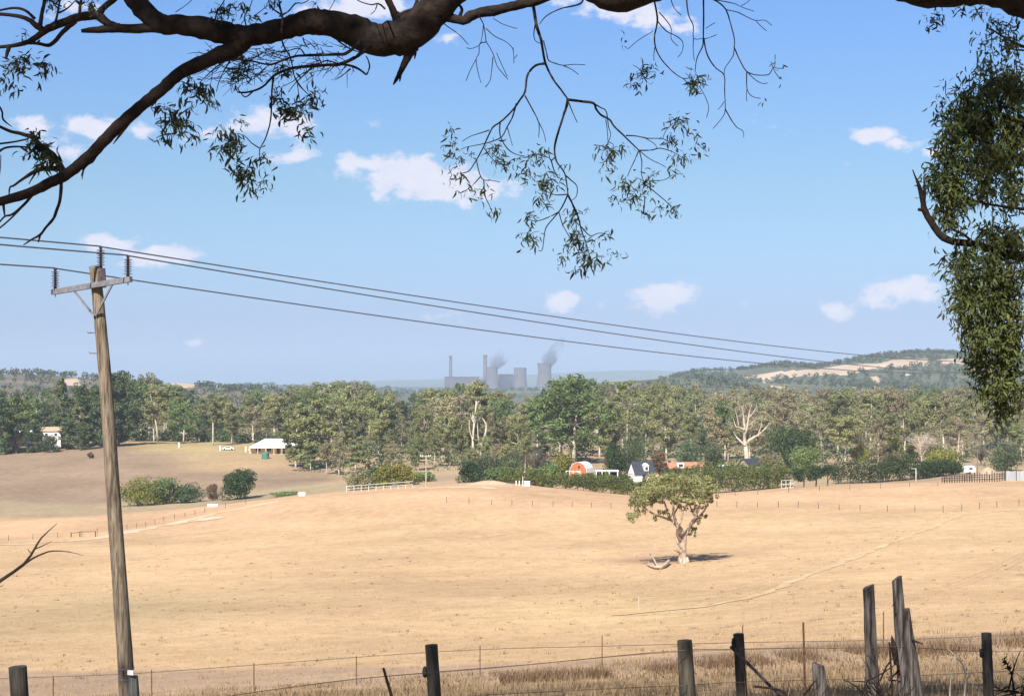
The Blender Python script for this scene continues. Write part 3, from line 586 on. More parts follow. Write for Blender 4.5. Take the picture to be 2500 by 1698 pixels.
# single trees that stand out from the belt
def special():
    plant('conifer', 0, at(150, 660), 29, 'tall dark pine left of the power pole, standing above the belt', 'tree', None, rz=.3, name='pine_tree', wide=1.25)
    plant('dense', 1, at(262, 650), 31, 'tallest dark gum partly hidden behind the power pole', 'tree', None, rz=2.0, wide=1.0)
    plant('dense', 2, at(290, 655), 33, 'tall layered dark gum whose top shows just right of the power pole', 'tree', None, rz=1.0, wide=.8)
    plant('dense', 0, at(205, 665), 27, 'broad dark gum between the tall pine and the power pole', 'tree', None, rz=4.0, wide=1.0)
    plant('green', 2, at(1400, 600), 31, 'big bright green domed gum towering behind the red barn', 'tree', None, rz=.5, wide=1.25)
    plant('green', 0, at(1370, 620), 30, 'broad green gum at the left shoulder of the domed gum', 'tree', None, rz=2.5, wide=1.1)
    plant('gumo', 1, at(2180, 640), 27, 'tall pale-trunked gum poking above the belt at the right', 'tree', None, rz=.2, wide=.8)
    for (u, Y, H, k, lab) in ((82, 640, 13, 'dense', 'low dark tree covering the left side of the half-hidden white house'), (168, 645, 15, 'dense', 'dark tree covering the right side of the half-hidden white house'), (40, 645, 22, 'green', 'leafy tree in front of the small pale-roofed shed'), (5, 640, 24, 'dense', 'dense dark tree cut by the left edge of the photo'), (205, 640, 12, 'dense', 'short dark tree at the foot of the thin pale-trunked gum')):
        plant(k, 0, at(u, Y), H, lab, 'tree', None, wide=1.2)
    plant('gum', 2, at(722, 565), 21, 'gum standing close in front of the right end of the farmhouse', 'tree', None, wide=1.1)
    plant('gum', 0, at(757, 560), 24, 'leaning gum at the near left corner of the central tree belt', 'tree', None, wide=1.1)
    # pale trunks in front of the belt: custom pairs
    for (u, vb, vt, Y, lean, lab) in ((385, 1083, 950, 665, -3, 'forked pale gum trunk standing in the brown paddock right of the pole'), (520, 1080, 975, 668, 0, 'straight pale gum left of the white-roofed farmhouse'),
            (190, 1090, 990, 655, 1.0, 'thin pale-trunked gum just left of the power pole'), (800, 1130, 990, 575, 1.5, 'leaning pale gum right of the white-roofed farmhouse'), (1530, 1105, 925, 600, 0.5, 'white-barked tall gum with bare upper trunk behind the slate-roofed cottage'), (2125, 1118, 960, 610, .5, 'straight pale gum trunk rising from the long dark hedge')):
        p = at(u, Y); s = Y / F; H = (VH - vt) / F * Y - p.z; r = np.random.default_rng(int(u)); random.seed(int(u))
        cl = gum_clumps(r, H, H * .24, 11, lo=.5, sub=4, dens=80)
        make_tree('pale_gum_tree', lab, 'tree', cl, [(0, 0, -.4), (lean * .1, 0, H * .25), (lean * .4, 0, H * .5), (lean * .7, 0, H * .7), (lean, 0, H * .92)], [.42, .34, .27, .19, .07], M_['leaf_gum'], M_['bark_pale'], L=.9, seed=int(u), parent_loc=p)
    # twin-trunked gum
    Y = 590; p = at(1165, Y); H = (VH - 935) / F * Y - p.z; random.seed(4); r = np.random.default_rng(4); cl = gum_clumps(r, H, 5, 9, lo=.6, sub=5, dens=90)
    root = make_tree('twin_trunk_gum_tree', 'gum with two bare pinkish trunks and a mop crown in the centre of the belt', 'tree', cl, [(-1.4, -3, 0), (-1.5, -3, H * .3), (-1.0, -3, H * .5), (-.3, -2, H * .75), (0, 0, H * .92)], [.5, .4, .33, .25, .1], M_['leaf_gum'], M_['bark_pale'], L=.9, seed=4, parent_loc=p)
    mb = MB(); mb.tube([(1.5, -3, -.3), (1.6, -3, H * .25), (3.0, -3, H * .38), (3.2, -3, H * .5), (1.4, -2, H * .62), (1, 0, H * .85)], [.5, .4, .34, .28, .22, .08], 8, smooth=3); mb.tube([(1.6, -3, H * .22), (.4, -3, H * .34), (.2, -3, H * .5), (-.4, -2, H * .7)], [.3, .24, .2, .1], 6, smooth=3); mb.tube([(-1.5, -3, H * .3), (-2.6, -3, H * .42), (-2.8, -3, H * .55)], [.26, .2, .1], 6, smooth=3)
    mb.build('trunk', M_['bark_pale'], root, smooth=True)
    # bleached dead gum
    Y = 560; s = Y / F; b = G(1824, 1112, 520); b = at(1824, Y)
    root = empty('dead_tree', b, 'big bleached leafless gum with spreading white limbs left of the dark round tree', 'tree'); mb = MB()
    def q(u, v, dy=0): w = P(u, v, Y + dy); return w - b
    for pts, rr in (([(1824, 1135), (1822, 1100), (1818, 1077), (1818, 1048), (1815, 1014), (1812, 992)], [.95, .8, .62, .48, .3, .08]), ([(1818, 1062), (1824, 1043), (1829, 1009), (1836, 985)], [.42, .36, .24, .06]), ([(1829, 1018), (1841, 1004), (1848, 985)], [.2, .16, .05]),
                    ([(1821, 1085), (1832, 1072), (1850, 1062), (1868, 1046), (1880, 1030)], [.5, .42, .34, .26, .07]), ([(1820, 1088), (1808, 1076), (1798, 1066), (1788, 1050)], [.4, .34, .26, .06]), ([(1818, 1050), (1804, 1042), (1796, 1040), (1790, 1018)], [.3, .24, .16, .05]), ([(1804, 1042), (1800, 1020), (1795, 1000)], [.2, .14, .04]),
                    ([(1850, 1062), (1858, 1040), (1860, 1020)], [.2, .14, .04]), ([(1824, 1040), (1838, 1030), (1850, 1012)], [.2, .14, .04]), ([(1815, 1014), (1806, 1000), (1804, 980)], [.16, .1, .03])):
        mb.tube([q(u, v, random.uniform(-1.5, 1.5)) for u, v in pts], rr, 7, rough=.08, smooth=3)
    random.seed(12)
    for k in range(170):
        a = q(random.uniform(1775, 1880), random.uniform(975, 1060), random.uniform(-4, 4)); mb.tube([a, a + Vector((random.uniform(-1, 1), random.uniform(-1, 1), random.uniform(.2, 1.4))), a + Vector((random.uniform(-1.6, 1.6), random.uniform(-1, 1), random.uniform(.8, 2.2)))], [.05, .04, .02], 3)
    mb.build('limbs', M_['bark_white'], root, smooth=True)
    # small sparse leafless grey tree and the lower pale one at the right
    for (u, vb, vt, Y, w, lab, mt) in ((1310, 1160, 1095, 470, 5.0, 'grey leafless round tree right of the bright green shrub', 'bark_grey'), (2250, 1130, 1048, 590, 7.0, 'pale pinkish dead tree behind the olive bush at the right', 'bark_white'), (2395, 1140, 1090, 560, 4.0, 'bare brown tree behind the soil mound', 'bark_grey'), (40, 1108, 1060, 640, 5.0, 'pinkish bare bush at the far left edge of the paddock', 'bark_grey')):
        p = at(u, Y); H = (VH - vt) / F * Y - p.z; root = empty('bare_tree', p, lab, 'tree'); mb = MB(); random.seed(int(u))
        mb.tube([(0, 0, -.2), (0, 0, H * .3), (.2, 0, H * .6)], [.3, .24, .12], 6)
        for k in range(70):
            a = random.uniform(0, 6.28); e = random.uniform(.3, 1); top = Vector((math.cos(a) * w * e, math.sin(a) * w * e, H * (1 - .35 * e * e) * random.uniform(.8, 1))); st = Vector((0, 0, H * random.uniform(.15, .5))); m = st.lerp(top, .5) + Vector((0, 0, H * .08))
            mb.tube([st, m, top], [.12, .07, .02], 4)
            for j in range(6):
                s_ = m.lerp(top, random.random()); mb.tube([s_, s_ + Vector((random.uniform(-1, 1), random.uniform(-1, 1), random.uniform(.1, 1.2)))], [.04, .015], 3)
        mb.build('branches', M_[mt], root)
special()

# bushes, hedges and garden trees
def bush(name, u, Y, w_px, top_v, leaf, label, cat='bush', group=None, n=16, base_v=None, dens=75, L=.62, deep=1.0, trunks=1, lo=.12):
    p = at(u, Y); s = Y / F; W = w_px / 2 * s * 1.08; H = ((VH - top_v) / F * Y - p.z) * 1.04; r = np.random.default_rng(int(u * 3 + Y)); cl = []
    for i in range(n):
        a = r.uniform(0, 6.28); q = r.uniform(0, .8) ** .6; t = r.uniform(lo, .82); env = math.sqrt(max(.05, 1 - ((t - .35) / .65) ** 2))
        R0 = r.uniform(.24, .36)
        cl.append((math.cos(a) * q * W * env * .95, math.sin(a) * q * W * env * .9 * deep, H * t, W * R0 * 1.3, H * R0 * .7, dens * 2.1))
    cl.append((0, 0, H * .5, W * .72, H * .42, dens * 8))
    return make_tree(name, label, cat, cl, [(0, 0, -.3), (0, 0, H * .3), (0, 0, H * .7)], [.16 * trunks, .12, .05], M_[leaf], M_['bark_grey'], L=L, seed=int(u), parent_loc=p, group=group, shell=.6)
bush('bush', 335, 452, 110, 1160, 'leaf_yellow', 'large yellow-green rounded bush just right of the power pole', n=22)
bush('bush', 395, 455, 90, 1165, 'leaf_green', 'mid-green bush between the yellow-green bush and the low bluish one', n=18)
bush('bush', 455, 455, 90, 1180, 'leaf_dark', 'low dark bluish bush left of the small brown bush', n=18)
bush('bush', 520, 458, 28, 1181, 'leaf_brown', 'small brown oval bush left of the big round dark tree', n=10, L=.4)
bush('round_tree', 588, 452, 86, 1145, 'leaf_deep', 'big round dark green tree alone in the paddock dip', 'tree', n=26, dens=110)
bush('bush', 695, 450, 70, 1200, 'leaf_green', 'low green scrub left of the small white shed', n=14, dens=50)
bush('bush', 222, 600, 16, 1103, 'leaf_brown', 'small red-brown ball-shaped bush left of the power pole', n=8, L=.5)
bush('bush', 122, 636, 48, 1060, 'leaf_dark', 'dark shrub below the half-hidden white house', n=12)
bush('bush', 20, 650, 70, 1020, 'leaf_dark', 'dense dark shrub at the left edge of the photo', n=16)
bush('shrub_tree', 880, 440, 70, 1140, 'leaf_olive', 'dull olive shrub at the left end of the white rail fence', n=14)
bush('shrub_tree', 945, 445, 62, 1133, 'leaf_yellow', 'upright yellow-green shrub left of the small power pole', n=20)
bush('shrub_tree', 985, 446, 64, 1130, 'leaf_yellow', 'second yellow-green shrub beside the small power pole', n=20)
bush('shrub_tree', 915, 450, 55, 1138, 'leaf_green', 'grey-green shrub between the olive and yellow-green shrubs', n=16)
bush('shrub_tree', 1030, 462, 60, 1150, 'leaf_green', 'low green shrub behind the small power pole', n=14)
bush('conifer_shrub', 1150, 446, 70, 1126, 'leaf_deep', 'bluish dark conifer shrub left of the bright green shrub', n=22)
bush('conifer_shrub', 1190, 500, 90, 1110, 'leaf_dark', 'tall dark shrub behind the bright green shrub', n=22)
bush('bush', 1215, 448, 88, 1138, 'leaf_green', 'bright green domed shrub left of the white gate', n=26)
bush('garden_tree', 1262, 540, 90, 1105, 'leaf_dark', 'dark garden tree left of the grey leafless tree', n=18)
bush('garden_tree', 1370, 490, 62, 1103, 'leaf_yellow', 'light green garden tree just left of the red barn', n=20)
bush('garden_tree', 1335, 470, 60, 1125, 'leaf_green', 'leafy shrub below the grey leafless tree', n=18)
bush('garden_tree', 1505, 500, 62, 1080, 'leaf_deep', 'dark brownish tree between the red barn and the cottage', 'tree', n=24)
bush('garden_tree', 1545, 560, 60, 1060, 'leaf_dark', 'dark tree rising behind the cottage roof', 'tree', n=20)
bush('garden_bush', 1610, 500, 46, 1101, 'leaf_brown', 'rusty brown rounded bush right of the slate-roofed cottage', n=18)
bush('garden_tree', 1680, 540, 60, 1075, 'leaf_dark', 'dark pine-like tree behind the tan house', 'tree', n=18)
bush('garden_tree', 1740, 540, 60, 1085, 'leaf_dark', 'dark garden tree right of the tan house', 'tree', n=18)
bush('garden_tree', 1930, 515, 160, 1036, 'leaf_deep', 'broad dark green domed tree, largest in the garden row', 'tree', n=34, dens=130, L=.7)
bush('garden_tree', 1965, 500, 82, 1088, 'leaf_green', 'lighter green willow-like tree in front of the broad dark tree', 'tree', n=26)
bush('garden_tree', 1880, 500, 60, 1100, 'leaf_olive', 'olive-brown tree at the left foot of the broad dark tree', 'tree', n=20)
bush('garden_bush', 2180, 520, 66, 1104, 'leaf_brown', 'dark brown domed bush rising over the long hedge', n=18)
bush('garden_tree', 2200, 620, 70, 1040, 'leaf_yellow', 'yellow-green tree behind the hedge below the tall pale-trunked gum', 'tree', n=20)
bush('garden_bush', 2300, 500, 92, 1098, 'leaf_yellow', 'olive-yellow bush right of the domed brown bush', n=24)
bush('garden_tree', 2460, 500, 90, 1080, 'leaf_dark', 'dark tree above the grey corrugated fence', 'tree', n=24)
bush('garden_tree', 2100, 600, 44, 1078, 'leaf_yellow', 'small yellow tree behind the middle of the long hedge', 'tree', n=14)
def trunked(u, w, lab):
    Y = 425; p = at(u, Y); s = Y / F; r = np.random.default_rng(int(u)); cl = []
    for i in range(20): cl.append((r.uniform(-1, 1) * w * s * .42, r.uniform(-1.5, 1.5), r.uniform(2.2, 4.9), w * s * .22, .9, 90))
    make_tree('garden_tree', lab, 'tree', cl, [(0, 0, -.2), (.1, 0, 1.4), (0, 0, 3)], [.24, .19, .1], M_['leaf_deep'], M_['bark_grey'], L=.5, seed=int(u), parent_loc=p)
trunked(1962, 50, 'left of three dark short-trunked trees on the paddock edge'); trunked(1992, 46, 'middle of three dark short-trunked trees on the paddock edge'); trunked(2020, 52, 'right of three dark short-trunked trees on the paddock edge')
def hedge(pts, hpx, leaf, label, wid=1.8, seed=1, n=None, stems=True):
    r = np.random.default_rng(seed); random.seed(seed); root = empty('hedge', pts[0][0], label, 'hedge'); b = pts[0][0]; cs = []; mb = MB()
    for i in range(len(pts) - 1):
        (a, h1), (c, h2) = pts[i], pts[i + 1]; ln = (c - a).length; k = int(ln / .8)
        for j in range(k):
            t = (j + r.random()) / k; p = a.lerp(c, t); h = (h1 + (h2 - h1) * t) * r.uniform(.78, 1.12)
            z = float(gz(p.x, p.y)); wob = r.uniform(-.5, .5)
            cs.append(ell((p.x + wob, p.y + wob, z + h * r.uniform(.38, .6)), (wid * .6, wid * .8, h * .46), 260, r, .45))
            if stems and j % 4 == 0: mb = MB(); mb.tube([(p.x - b.x, p.y - b.y - .6, z - b.z - .2), (p.x - b.x + random.uniform(-.3, .3), p.y - b.y, z - b.z + h * .6)], [.09, .05], 5); mb.build('stem', M_['bark_dark'], root)
    cs = np.concatenate(cs) - np.array(b); sz = .5 * r.uniform(.6, 1.3, len(cs)); v, f = cards(cs, sz, sz * .5, r, .2)
    mesh_obj('foliage', v, f, M_[leaf], root)
def hp(u, Y, top): p = at(u, Y); return (p, (VH - top) / F * Y - p.z)
hedge([hp(1222, 436, 1145), hp(1290, 432, 1143), hp(1345, 424, 1150), hp(1420, 420, 1153), hp(1500, 417, 1160), hp(1560, 414, 1163), hp(1640, 420, 1155)], 0, 'hedge', 'trimmed green hedge running below the red barn down to the lone gum', 2.4, 21)
hedge([hp(1655, 432, 1142), hp(1720, 430, 1138), hp(1780, 432, 1135), hp(1850, 434, 1130), hp(1930, 440, 1128)], 0, 'hedge', 'tall leafy hedge with visible stems right of the lone gum', 2.6, 22)
hedge([hp(1620, 470, 1142), hp(1700, 475, 1128), hp(1790, 480, 1122), hp(1880, 480, 1120)], 0, 'hedge', 'upper hedge line in front of the tan house', 2.4, 26)
hedge([hp(2040, 445, 1120), hp(2120, 445, 1111), hp(2200, 450, 1111), hp(2260, 455, 1118), hp(2340, 470, 1122)], 0, 'leaf_deep', 'long dark hedge on the paddock crest at the right', 3.0, 23)
hedge([hp(1395, 446, 1150), hp(1440, 446, 1148), hp(1540, 450, 1160)], 0, 'hedge', 'short clipped hedge directly below the red barn', 1.6, 24, stems=False)

# ------------------------------------------------------------------ lone gum
def lone():
    b = G(1668, 1374, 120); Y = b.y; s = Y / F; r = np.random.default_rng(5); random.seed(5)
    root = empty('lone_gum_tree', b, 'lone spreading gum with pale gnarled trunk in the middle of the dry paddock', 'tree')
    def q(u, v, dy=0): return P(u, v, Y + dy) - b
    mb = MB()
    for pts, rr in (([(1668, 1377, 0), (1667, 1360, 0), (1668, 1335, 0), (1669, 1312, 0), (1667, 1303, 0)], [15, 10, 8, 7.5, 7.5]), ([(1658, 1377, -.3), (1662, 1360, 0)], [6, 6]), ([(1680, 1376, 0), (1674, 1360, 0)], [6, 6]),
        ([(1667, 1308, 0), (1661, 1292, 0), (1652, 1281, .5), (1640, 1270, 1), (1634, 1264, 1), (1629, 1247, 1), (1622, 1225, 1)], [7, 6.5, 5, 4, 4, 3, 2]), ([(1652, 1281, .5), (1645, 1255, 0), (1643, 1230, -1), (1640, 1205, -1)], [4.5, 3.5, 2.8, 1.5]),
        ([(1669, 1308, 0), (1679, 1296, 0), (1684, 1284, -.5), (1690, 1272, -1), (1697, 1262, -1), (1706, 1240, -1), (1712, 1215, -1)], [6.5, 5.5, 4.5, 4, 3.4, 2.5, 1.5]), ([(1684, 1284, 0), (1700, 1268, 1.5), (1720, 1245, 2), (1735, 1215, 2)], [4, 3, 2.4, 1.4]),
        ([(1661, 1320, 0), (1654, 1300, -1), (1656, 1285, -2), (1665, 1262, -2.5), (1668, 1235, -2.5)], [6, 4.5, 4, 3, 2]), ([(1634, 1268, 1), (1618, 1262, .5), (1598, 1255, 0), (1575, 1240, 0), (1560, 1225, 0)], [3.4, 3, 2.4, 2, 1.2]),
        ([(1668, 1340, 0), (1656, 1325, -.6), (1650, 1310, -.8)], [5, 3.5, 1.6]), ([(1665, 1350, 0), (1652, 1343, -.6), (1644, 1338, -1)], [5, 3, 1.5]), ([(1697, 1262, -1), (1685, 1235, 1), (1680, 1205, 2)], [2.6, 2, 1]), ([(1622, 1225, 1), (1605, 1200, 1.5), (1590, 1185, 2)], [2, 1.6, 1]),
        ([(1645, 1255, 0), (1660, 1228, 3), (1672, 1200, 4)], [2.6, 2, 1]), ([(1679, 1296, 0), (1692, 1299, -.5), (1693, 1304, -1)], [2.4, 1.6, 1])):
        mb.tube([q(*p) for p in pts], [a * s * .92 for a in rr], 8, rough=.1, smooth=3)
    mb.build('trunk', M_['bark_lone'], root, smooth=True)
    cl = []
    arc = [(1545, 1245, 17, 26, 7), (1553, 1215, 20, 20, 6), (1570, 1195, 24, 18, 6), (1590, 1178, 24, 16, 6), (1610, 1168, 26, 13, 6), (1640, 1175, 26, 13, 6), (1665, 1180, 26, 14, 6), (1690, 1178, 26, 14, 6), (1712, 1172, 24, 13, 6), (1730, 1190, 20, 16, 5), (1742, 1208, 14, 14, 4),
           (1575, 1228, 18, 20, 6), (1610, 1198, 30, 14, 7), (1650, 1202, 30, 13, 7), (1690, 1204, 30, 12, 7), (1600, 1218, 20, 10, 5), (1718, 1212, 20, 10, 5), (1680, 1222, 22, 10, 5), (1645, 1222, 14, 10, 5), (1543, 1255, 16, 16, 3), (1565, 1245, 14, 16, 3), (1606, 1258, 12, 14, 3), (1622, 1246, 14, 10, 3), (1660, 1238, 20, 10, 4), (1590, 1232, 14, 10, 4),
           (1676, 1240, 17, 10, 4), (1700, 1240, 16, 12, 4), (1708, 1270, 10, 14, 3), (1718, 1232, 12, 10, 3), (1733, 1222, 10, 8, 3), (1691, 1303, 9, 6, 1), (1695, 1290, 8, 6, 1), (1722, 1258, 7, 5, 1), (1637, 1255, 8, 6, 2), (1620, 1185, 40, 16, 8), (1670, 1190, 44, 16, 8), (1705, 1195, 34, 18, 7), (1585, 1205, 26, 16, 6), (1650, 1215, 44, 10, 7), (1695, 1218, 30, 10, 6), (1660, 1168, 40, 8, 6), (1625, 1165, 24, 8, 5)]
    for (u, v, ru, rv, dep) in arc:
        for k in range(4):
            for sgn in ((-1, 1) if dep > 4 else (1,)):
                c = q(u + r.uniform(-.75, .75) * ru, v + r.uniform(-.8, .8) * rv, r.uniform(-.2, 1) * dep * .9 * sgn); cl.append((c.x, c.y, c.z, ru * s * .46, rv * s * .46, 58 if dep > 4 else 20))
    cs = np.concatenate([ell((x, y, z), (rx, rx, rz), n, r, .4) for (x, y, z, rx, rz, n) in cl]); o_ = np.concatenate([np.repeat([(x, y, z)], n, 0) for (x, y, z, rx, rz, n) in cl]); o_ = (cs - o_) * [1, 1, 1.3] + [0, 0, .15]; o_ /= np.linalg.norm(o_, axis=1)[:, None]; sz = .36 * r.uniform(.5, 1.4, len(cs)); v, f = cards(cs, sz, sz * .45, r, .8, o_, .8)
    mesh_obj('crown', v, f, M_['leaf_lone'], root)
    # fallen bough
    mb = MB(); g = G(1610, 1388, 120)
    def h(u, v, up=.1): w = G(u, v, 120); w.z += up; return w - g
    mb.tube([h(1634, 1376, .5), h(1622, 1386, .35), (h(1606, 1390, .3)), h(1590, 1386, .25), h(1578, 1380, .2)], [.24, .24, .2, .14, .07], 8, rough=.08, smooth=3)
    mb.tube([h(1606, 1390, .3), h(1596, 1378, .8), h(1586, 1368, 1.0)], [.14, .1, .05], 6, rough=.08, smooth=3); mb.tube([h(1590, 1386, .25), h(1582, 1384, .9)], [.08, .03], 5)
    o = mb.build('fallen_branch', M_['bark_white'], None, smooth=True); o.location = g; tag(o, 'bleached curved fallen bough on the ground left of the lone gum', 'branch')
lone()

# ------------------------------------------------------------------ buildings
def gable(name, label, pos, W, D, wall_h, roof_h, rz, wall, roof, over=.35, cat='house', hip=0.0, wins=(), doors=(), posts=0, chimney=None, z0=-.4):
    root = empty(name, pos, label, cat, rz=rz)
    mb = MB(); mb.box((0, 0, (wall_h + z0) / 2), (W, D, wall_h - z0))
    if hip < .1: mb.add([(-W / 2, -D / 2, wall_h), (-W / 2, D / 2, wall_h), (-W / 2, 0, wall_h + roof_h * .93), (W / 2, -D / 2, wall_h), (W / 2, D / 2, wall_h), (W / 2, 0, wall_h + roof_h * .93)], [(0, 2, 1), (3, 4, 5)])
    mb.build('wall', wall, root)
    w, d = W / 2 + over, D / 2 + over; z = wall_h - .08; t = .14; v = []
    for dz in (0, -t): v += [(-w, -d, z + dz), (w, -d, z + dz), (w, d, z + dz), (-w, d, z + dz), (-w + hip, 0, z + roof_h + dz), (w - hip, 0, z + roof_h + dz)]
    rf = mesh_obj('roof', v, [(0, 1, 5, 4), (2, 3, 4, 5), (7, 6, 10, 11), (9, 8, 11, 10), (0, 6, 7, 1), (2, 8, 9, 3), (1, 7, 8, 2), (3, 9, 6, 0)] + ([(1, 2, 5), (3, 0, 4)] if hip > .1 else []), roof, root)
    if chimney: MB().box((chimney[0], chimney[1], wall_h + roof_h * .6), (.7, .7, roof_h * 1.3)).build('chimney', chimney[2], rf)
    for (x, zc, ww, hh) in wins:
        fr = MB().box((x, -D / 2 - .02, zc), (ww + .2, .08, hh + .2)).build('window', M_['white'], root); MB().box((x, -D / 2 - .07, zc), (ww, .03, hh)).build('pane', M_['glass'], fr)
    for (x, ww, hh) in doors: MB().box((x, -D / 2 - .04, hh / 2), (ww, .08, hh)).build('door', M_['glass'], root)
    for k in range(posts): MB().box((-W / 2 + W * k / (posts - 1), -D / 2 - 1.9, wall_h * .45), (.22, .22, wall_h * .9 + .6)).build('verandah_post', M_['cream'], root)
    if posts: MB().add([(-W / 2 - .3, -D / 2 - 2.2, wall_h * .86), (W / 2 + .3, -D / 2 - 2.2, wall_h * .86), (W / 2 + .3, -D / 2 + .1, wall_h * 1.02), (-W / 2 - .3, -D / 2 + .1, wall_h * 1.02)] + [(-W / 2 - .3, -D / 2 - 2.2, wall_h * .86 - .12), (W / 2 + .3, -D / 2 - 2.2, wall_h * .86 - .12), (W / 2 + .3, -D / 2 + .1, wall_h * 1.02 - .12), (-W / 2 - .3, -D / 2 + .1, wall_h * 1.02 - .12)], [(0, 1, 2, 3), (7, 6, 5, 4), (0, 4, 5, 1), (1, 5, 6, 2), (3, 7, 4, 0)]).build('verandah_roof', roof, root)
    return root
def buildings():
    p = G(672, 1106, 560); gable('farmhouse', 'long low farmhouse with white hipped roof and cream verandah posts behind the brown paddock', p, 18, 8, 2.7, 2.9, .06, M_['cream'], M_['white_roof'], hip=5.5, wins=[(-6, 1.5, 1.8, 1.2), (-2, 1.5, 1.6, 1.2), (5.5, 1.5, 1.8, 1.2)], doors=[(1.5, 1.1, 2.1), (3.4, 1.2, 2.0)], posts=7)
    p = at(124, 652); p.z += 1.2; gable('half_hidden_house', 'tall white house half hidden among dark trees left of the power pole', p, 7.5, 6, 6.2, 1.6, .3, M_['white'], M_['tan_wall'], wins=[(-1.8, 4.7, 1.0, 1.1), (1.8, 4.7, 1.0, 1.1), (1.5, 1.6, 1.2, 1.1)], doors=[(-1.4, 1.1, 2.1)])
    p = at(62, 672); gable('shed', 'small shed with pale sloping roof left of the half-hidden white house', p, 4.5, 4, 5.2, 1.3, .5, M_['navy_roof'], M_['white_roof'], cat='shed')
    # red barn with arched front
    b = at(1420, 478); s = 478 / F; root = empty('red_barn', b, 'small bright orange-red barn with rounded gambrel front', 'barn', rz=R(-24))
    prof = [(-2.6, -.4), (-2.6, 2.0), (-2.35, 3.3), (-1.7, 4.4), (-.8, 5.0), (0, 5.15), (.8, 5.0), (1.7, 4.4), (2.35, 3.3), (2.6, 2.0), (2.6, -.4)]
    v = [(x, y, z) for y in (-2.6, 2.6) for x, z in prof]; n = len(prof)
    mesh_obj('wall', v, [tuple(range(n)), tuple(range(2 * n - 1, n - 1, -1)), (0, n, n + 1, 1), (n - 2, 2 * n - 2, 2 * n - 1, n - 1)], M_['red'], root)
    v = [(x * 1.04, y, z + .08) for y in (-2.75, 2.75) for x, z in prof[1:-1]] + [(x * 1.09, y, z + .2) for y in (-2.75, 2.75) for x, z in prof[1:-1]]; k = n - 2
    f = []
    for i in range(k - 1): f += [(2 * k + i, 2 * k + i + 1, 3 * k + i + 1, 3 * k + i), (i + 1, i, k + i, k + i + 1), (i, i + 1, 2 * k + i + 1, 2 * k + i), (k + i + 1, k + i, 3 * k + i, 3 * k + i + 1)]
    mesh_obj('roof', v, f, M_['white_roof'], root)
    MB().box((.2, -2.63, 1.2), (.9, .06, 3.0)).build('door', M_['white'], root); MB().box((.2, -2.64, 3.9), (.8, .06, .7)).build('hatch', M_['navy_roof'], root)
    # cottage
    p = at(1566, 478); c = gable('slate_roofed_cottage', 'small cottage with steep dark slate roof, dormer and white gable', p, 6.2, 5.4, 2.3, 3.6, R(20), M_['white'], M_['navy_roof'], wins=[(1.6, 1.2, 1.1, 1.1)], doors=[(-.4, 1.0, 2.0)])
    d = MB(); d.box((.5, -1.75, 3.9), (1.4, 1.6, 1.5)).add([(-.35, -2.7, 4.6), (1.35, -2.7, 4.6), (.5, -2.7, 5.4), (-.35, -.6, 4.6), (1.35, -.6, 4.6), (.5, -.6, 5.4)], [(0, 1, 2), (5, 4, 3), (0, 3, 4, 1), (1, 4, 5, 2), (2, 5, 3, 0)]).build('dormer', M_['white'], c)
    MB().box((.5, -2.57, 3.85), (.8, .05, .9)).build('dormer_window', M_['glass'], c)
    MB().box((2.2, -3.6, 1.0), (2.6, 1.8, 2.4)).build('porch', M_['cream'], c)
    p = at(1672, 505); h = gable('tan_house', 'tan brick house with terracotta roof right of the rusty brown bush', p, 11, 7, 2.5, 1.7, R(8), M_['tan_wall'], M_['terra'], wins=[(-2.5, 1.6, 1.3, 1.1), (2.5, 1.6, 1.3, 1.1)], doors=[(0, 1, 2)], chimney=(-4.9, 0, M_['navy_roof']))
    MB().box((-2.2, -3.2, 3.3), (2.0, 1.2, 1.5)).build('dormer', M_['white'], h); MB().box((-2.2, -3.83, 3.25), (1.3, .06, .9)).build('dormer_window', M_['glass'], h)
    p = at(1836, 500); gable('dark_roofed_house', 'house with low dark roof and bright white fascia among the hedges', p, 7.0, 6, 2.6, 2.6, R(38), M_['tan_wall'], M_['navy_roof'], wins=[(0, 1.5, 1.2, 1)])
    o = MB().beam((-3.9, -3.45, 2.42), (3.9, -3.45, 2.42), .14, .34); o.build('fascia', M_['white'], bpy.data.objects['dark_roofed_house'])
    p = at(1768, 505); gable('small_shed', 'small cream-roofed shed between the tan house and the dark-roofed house', p, 3, 2.5, 2.4, .8, .2, M_['tan_wall'], M_['white_roof'], cat='shed')
    # white open stable and white fences
    p = at(1481, 452); root = empty('open_stable', p, 'white open-fronted horse shelter below the red barn', 'shelter', rz=.05); H = (VH - 1147) / F * 452 - p.z
    mb = MB(); mb.box((0, 0, H - .15), (6.4, 2.6, .35)); mb.build('roof', M_['white'], root)
    for x in (-3, -1.4, .6, 2.9): MB().box((x, -1.2, H / 2 - .2), (.28, .2, H - .3)).build('post', M_['white'], root)
    MB().box((0, 1.2, H / 2 - .2), (6.2, .1, H - .4)).build('back_wall', M_['glass'], root); MB().box((1.7, -1.25, H * .36), (2.6, .08, .35)).build('rail', M_['white'], root)
    def railing(name, label, u0, u1, Y, top, n, cat='fence', rails=2, pm='white'):
        a, b = at(u0, Y), at(u1, Y); H = (VH - top) / F * Y - (a.z + b.z) / 2; root = empty(name, a, label, cat)
        for k in range(n + 1):
            q = a.lerp(b, k / n) - a; MB().box((q.x, q.y, H / 2 - .1), (.16, .16, H + .2)).build('post', M_[pm], root)
        for j in range(rails): z = H * (1 - j * .42) - .12; mb = MB().beam((0, -.1, z), tuple((b - a) + Vector((0, -.1, z))), .06, .13); mb.build('rail', M_[pm], root)
    railing('white_fence', 'short white post and rail fence left of the open white stable', 1382, 1416, 450, 1149, 4)
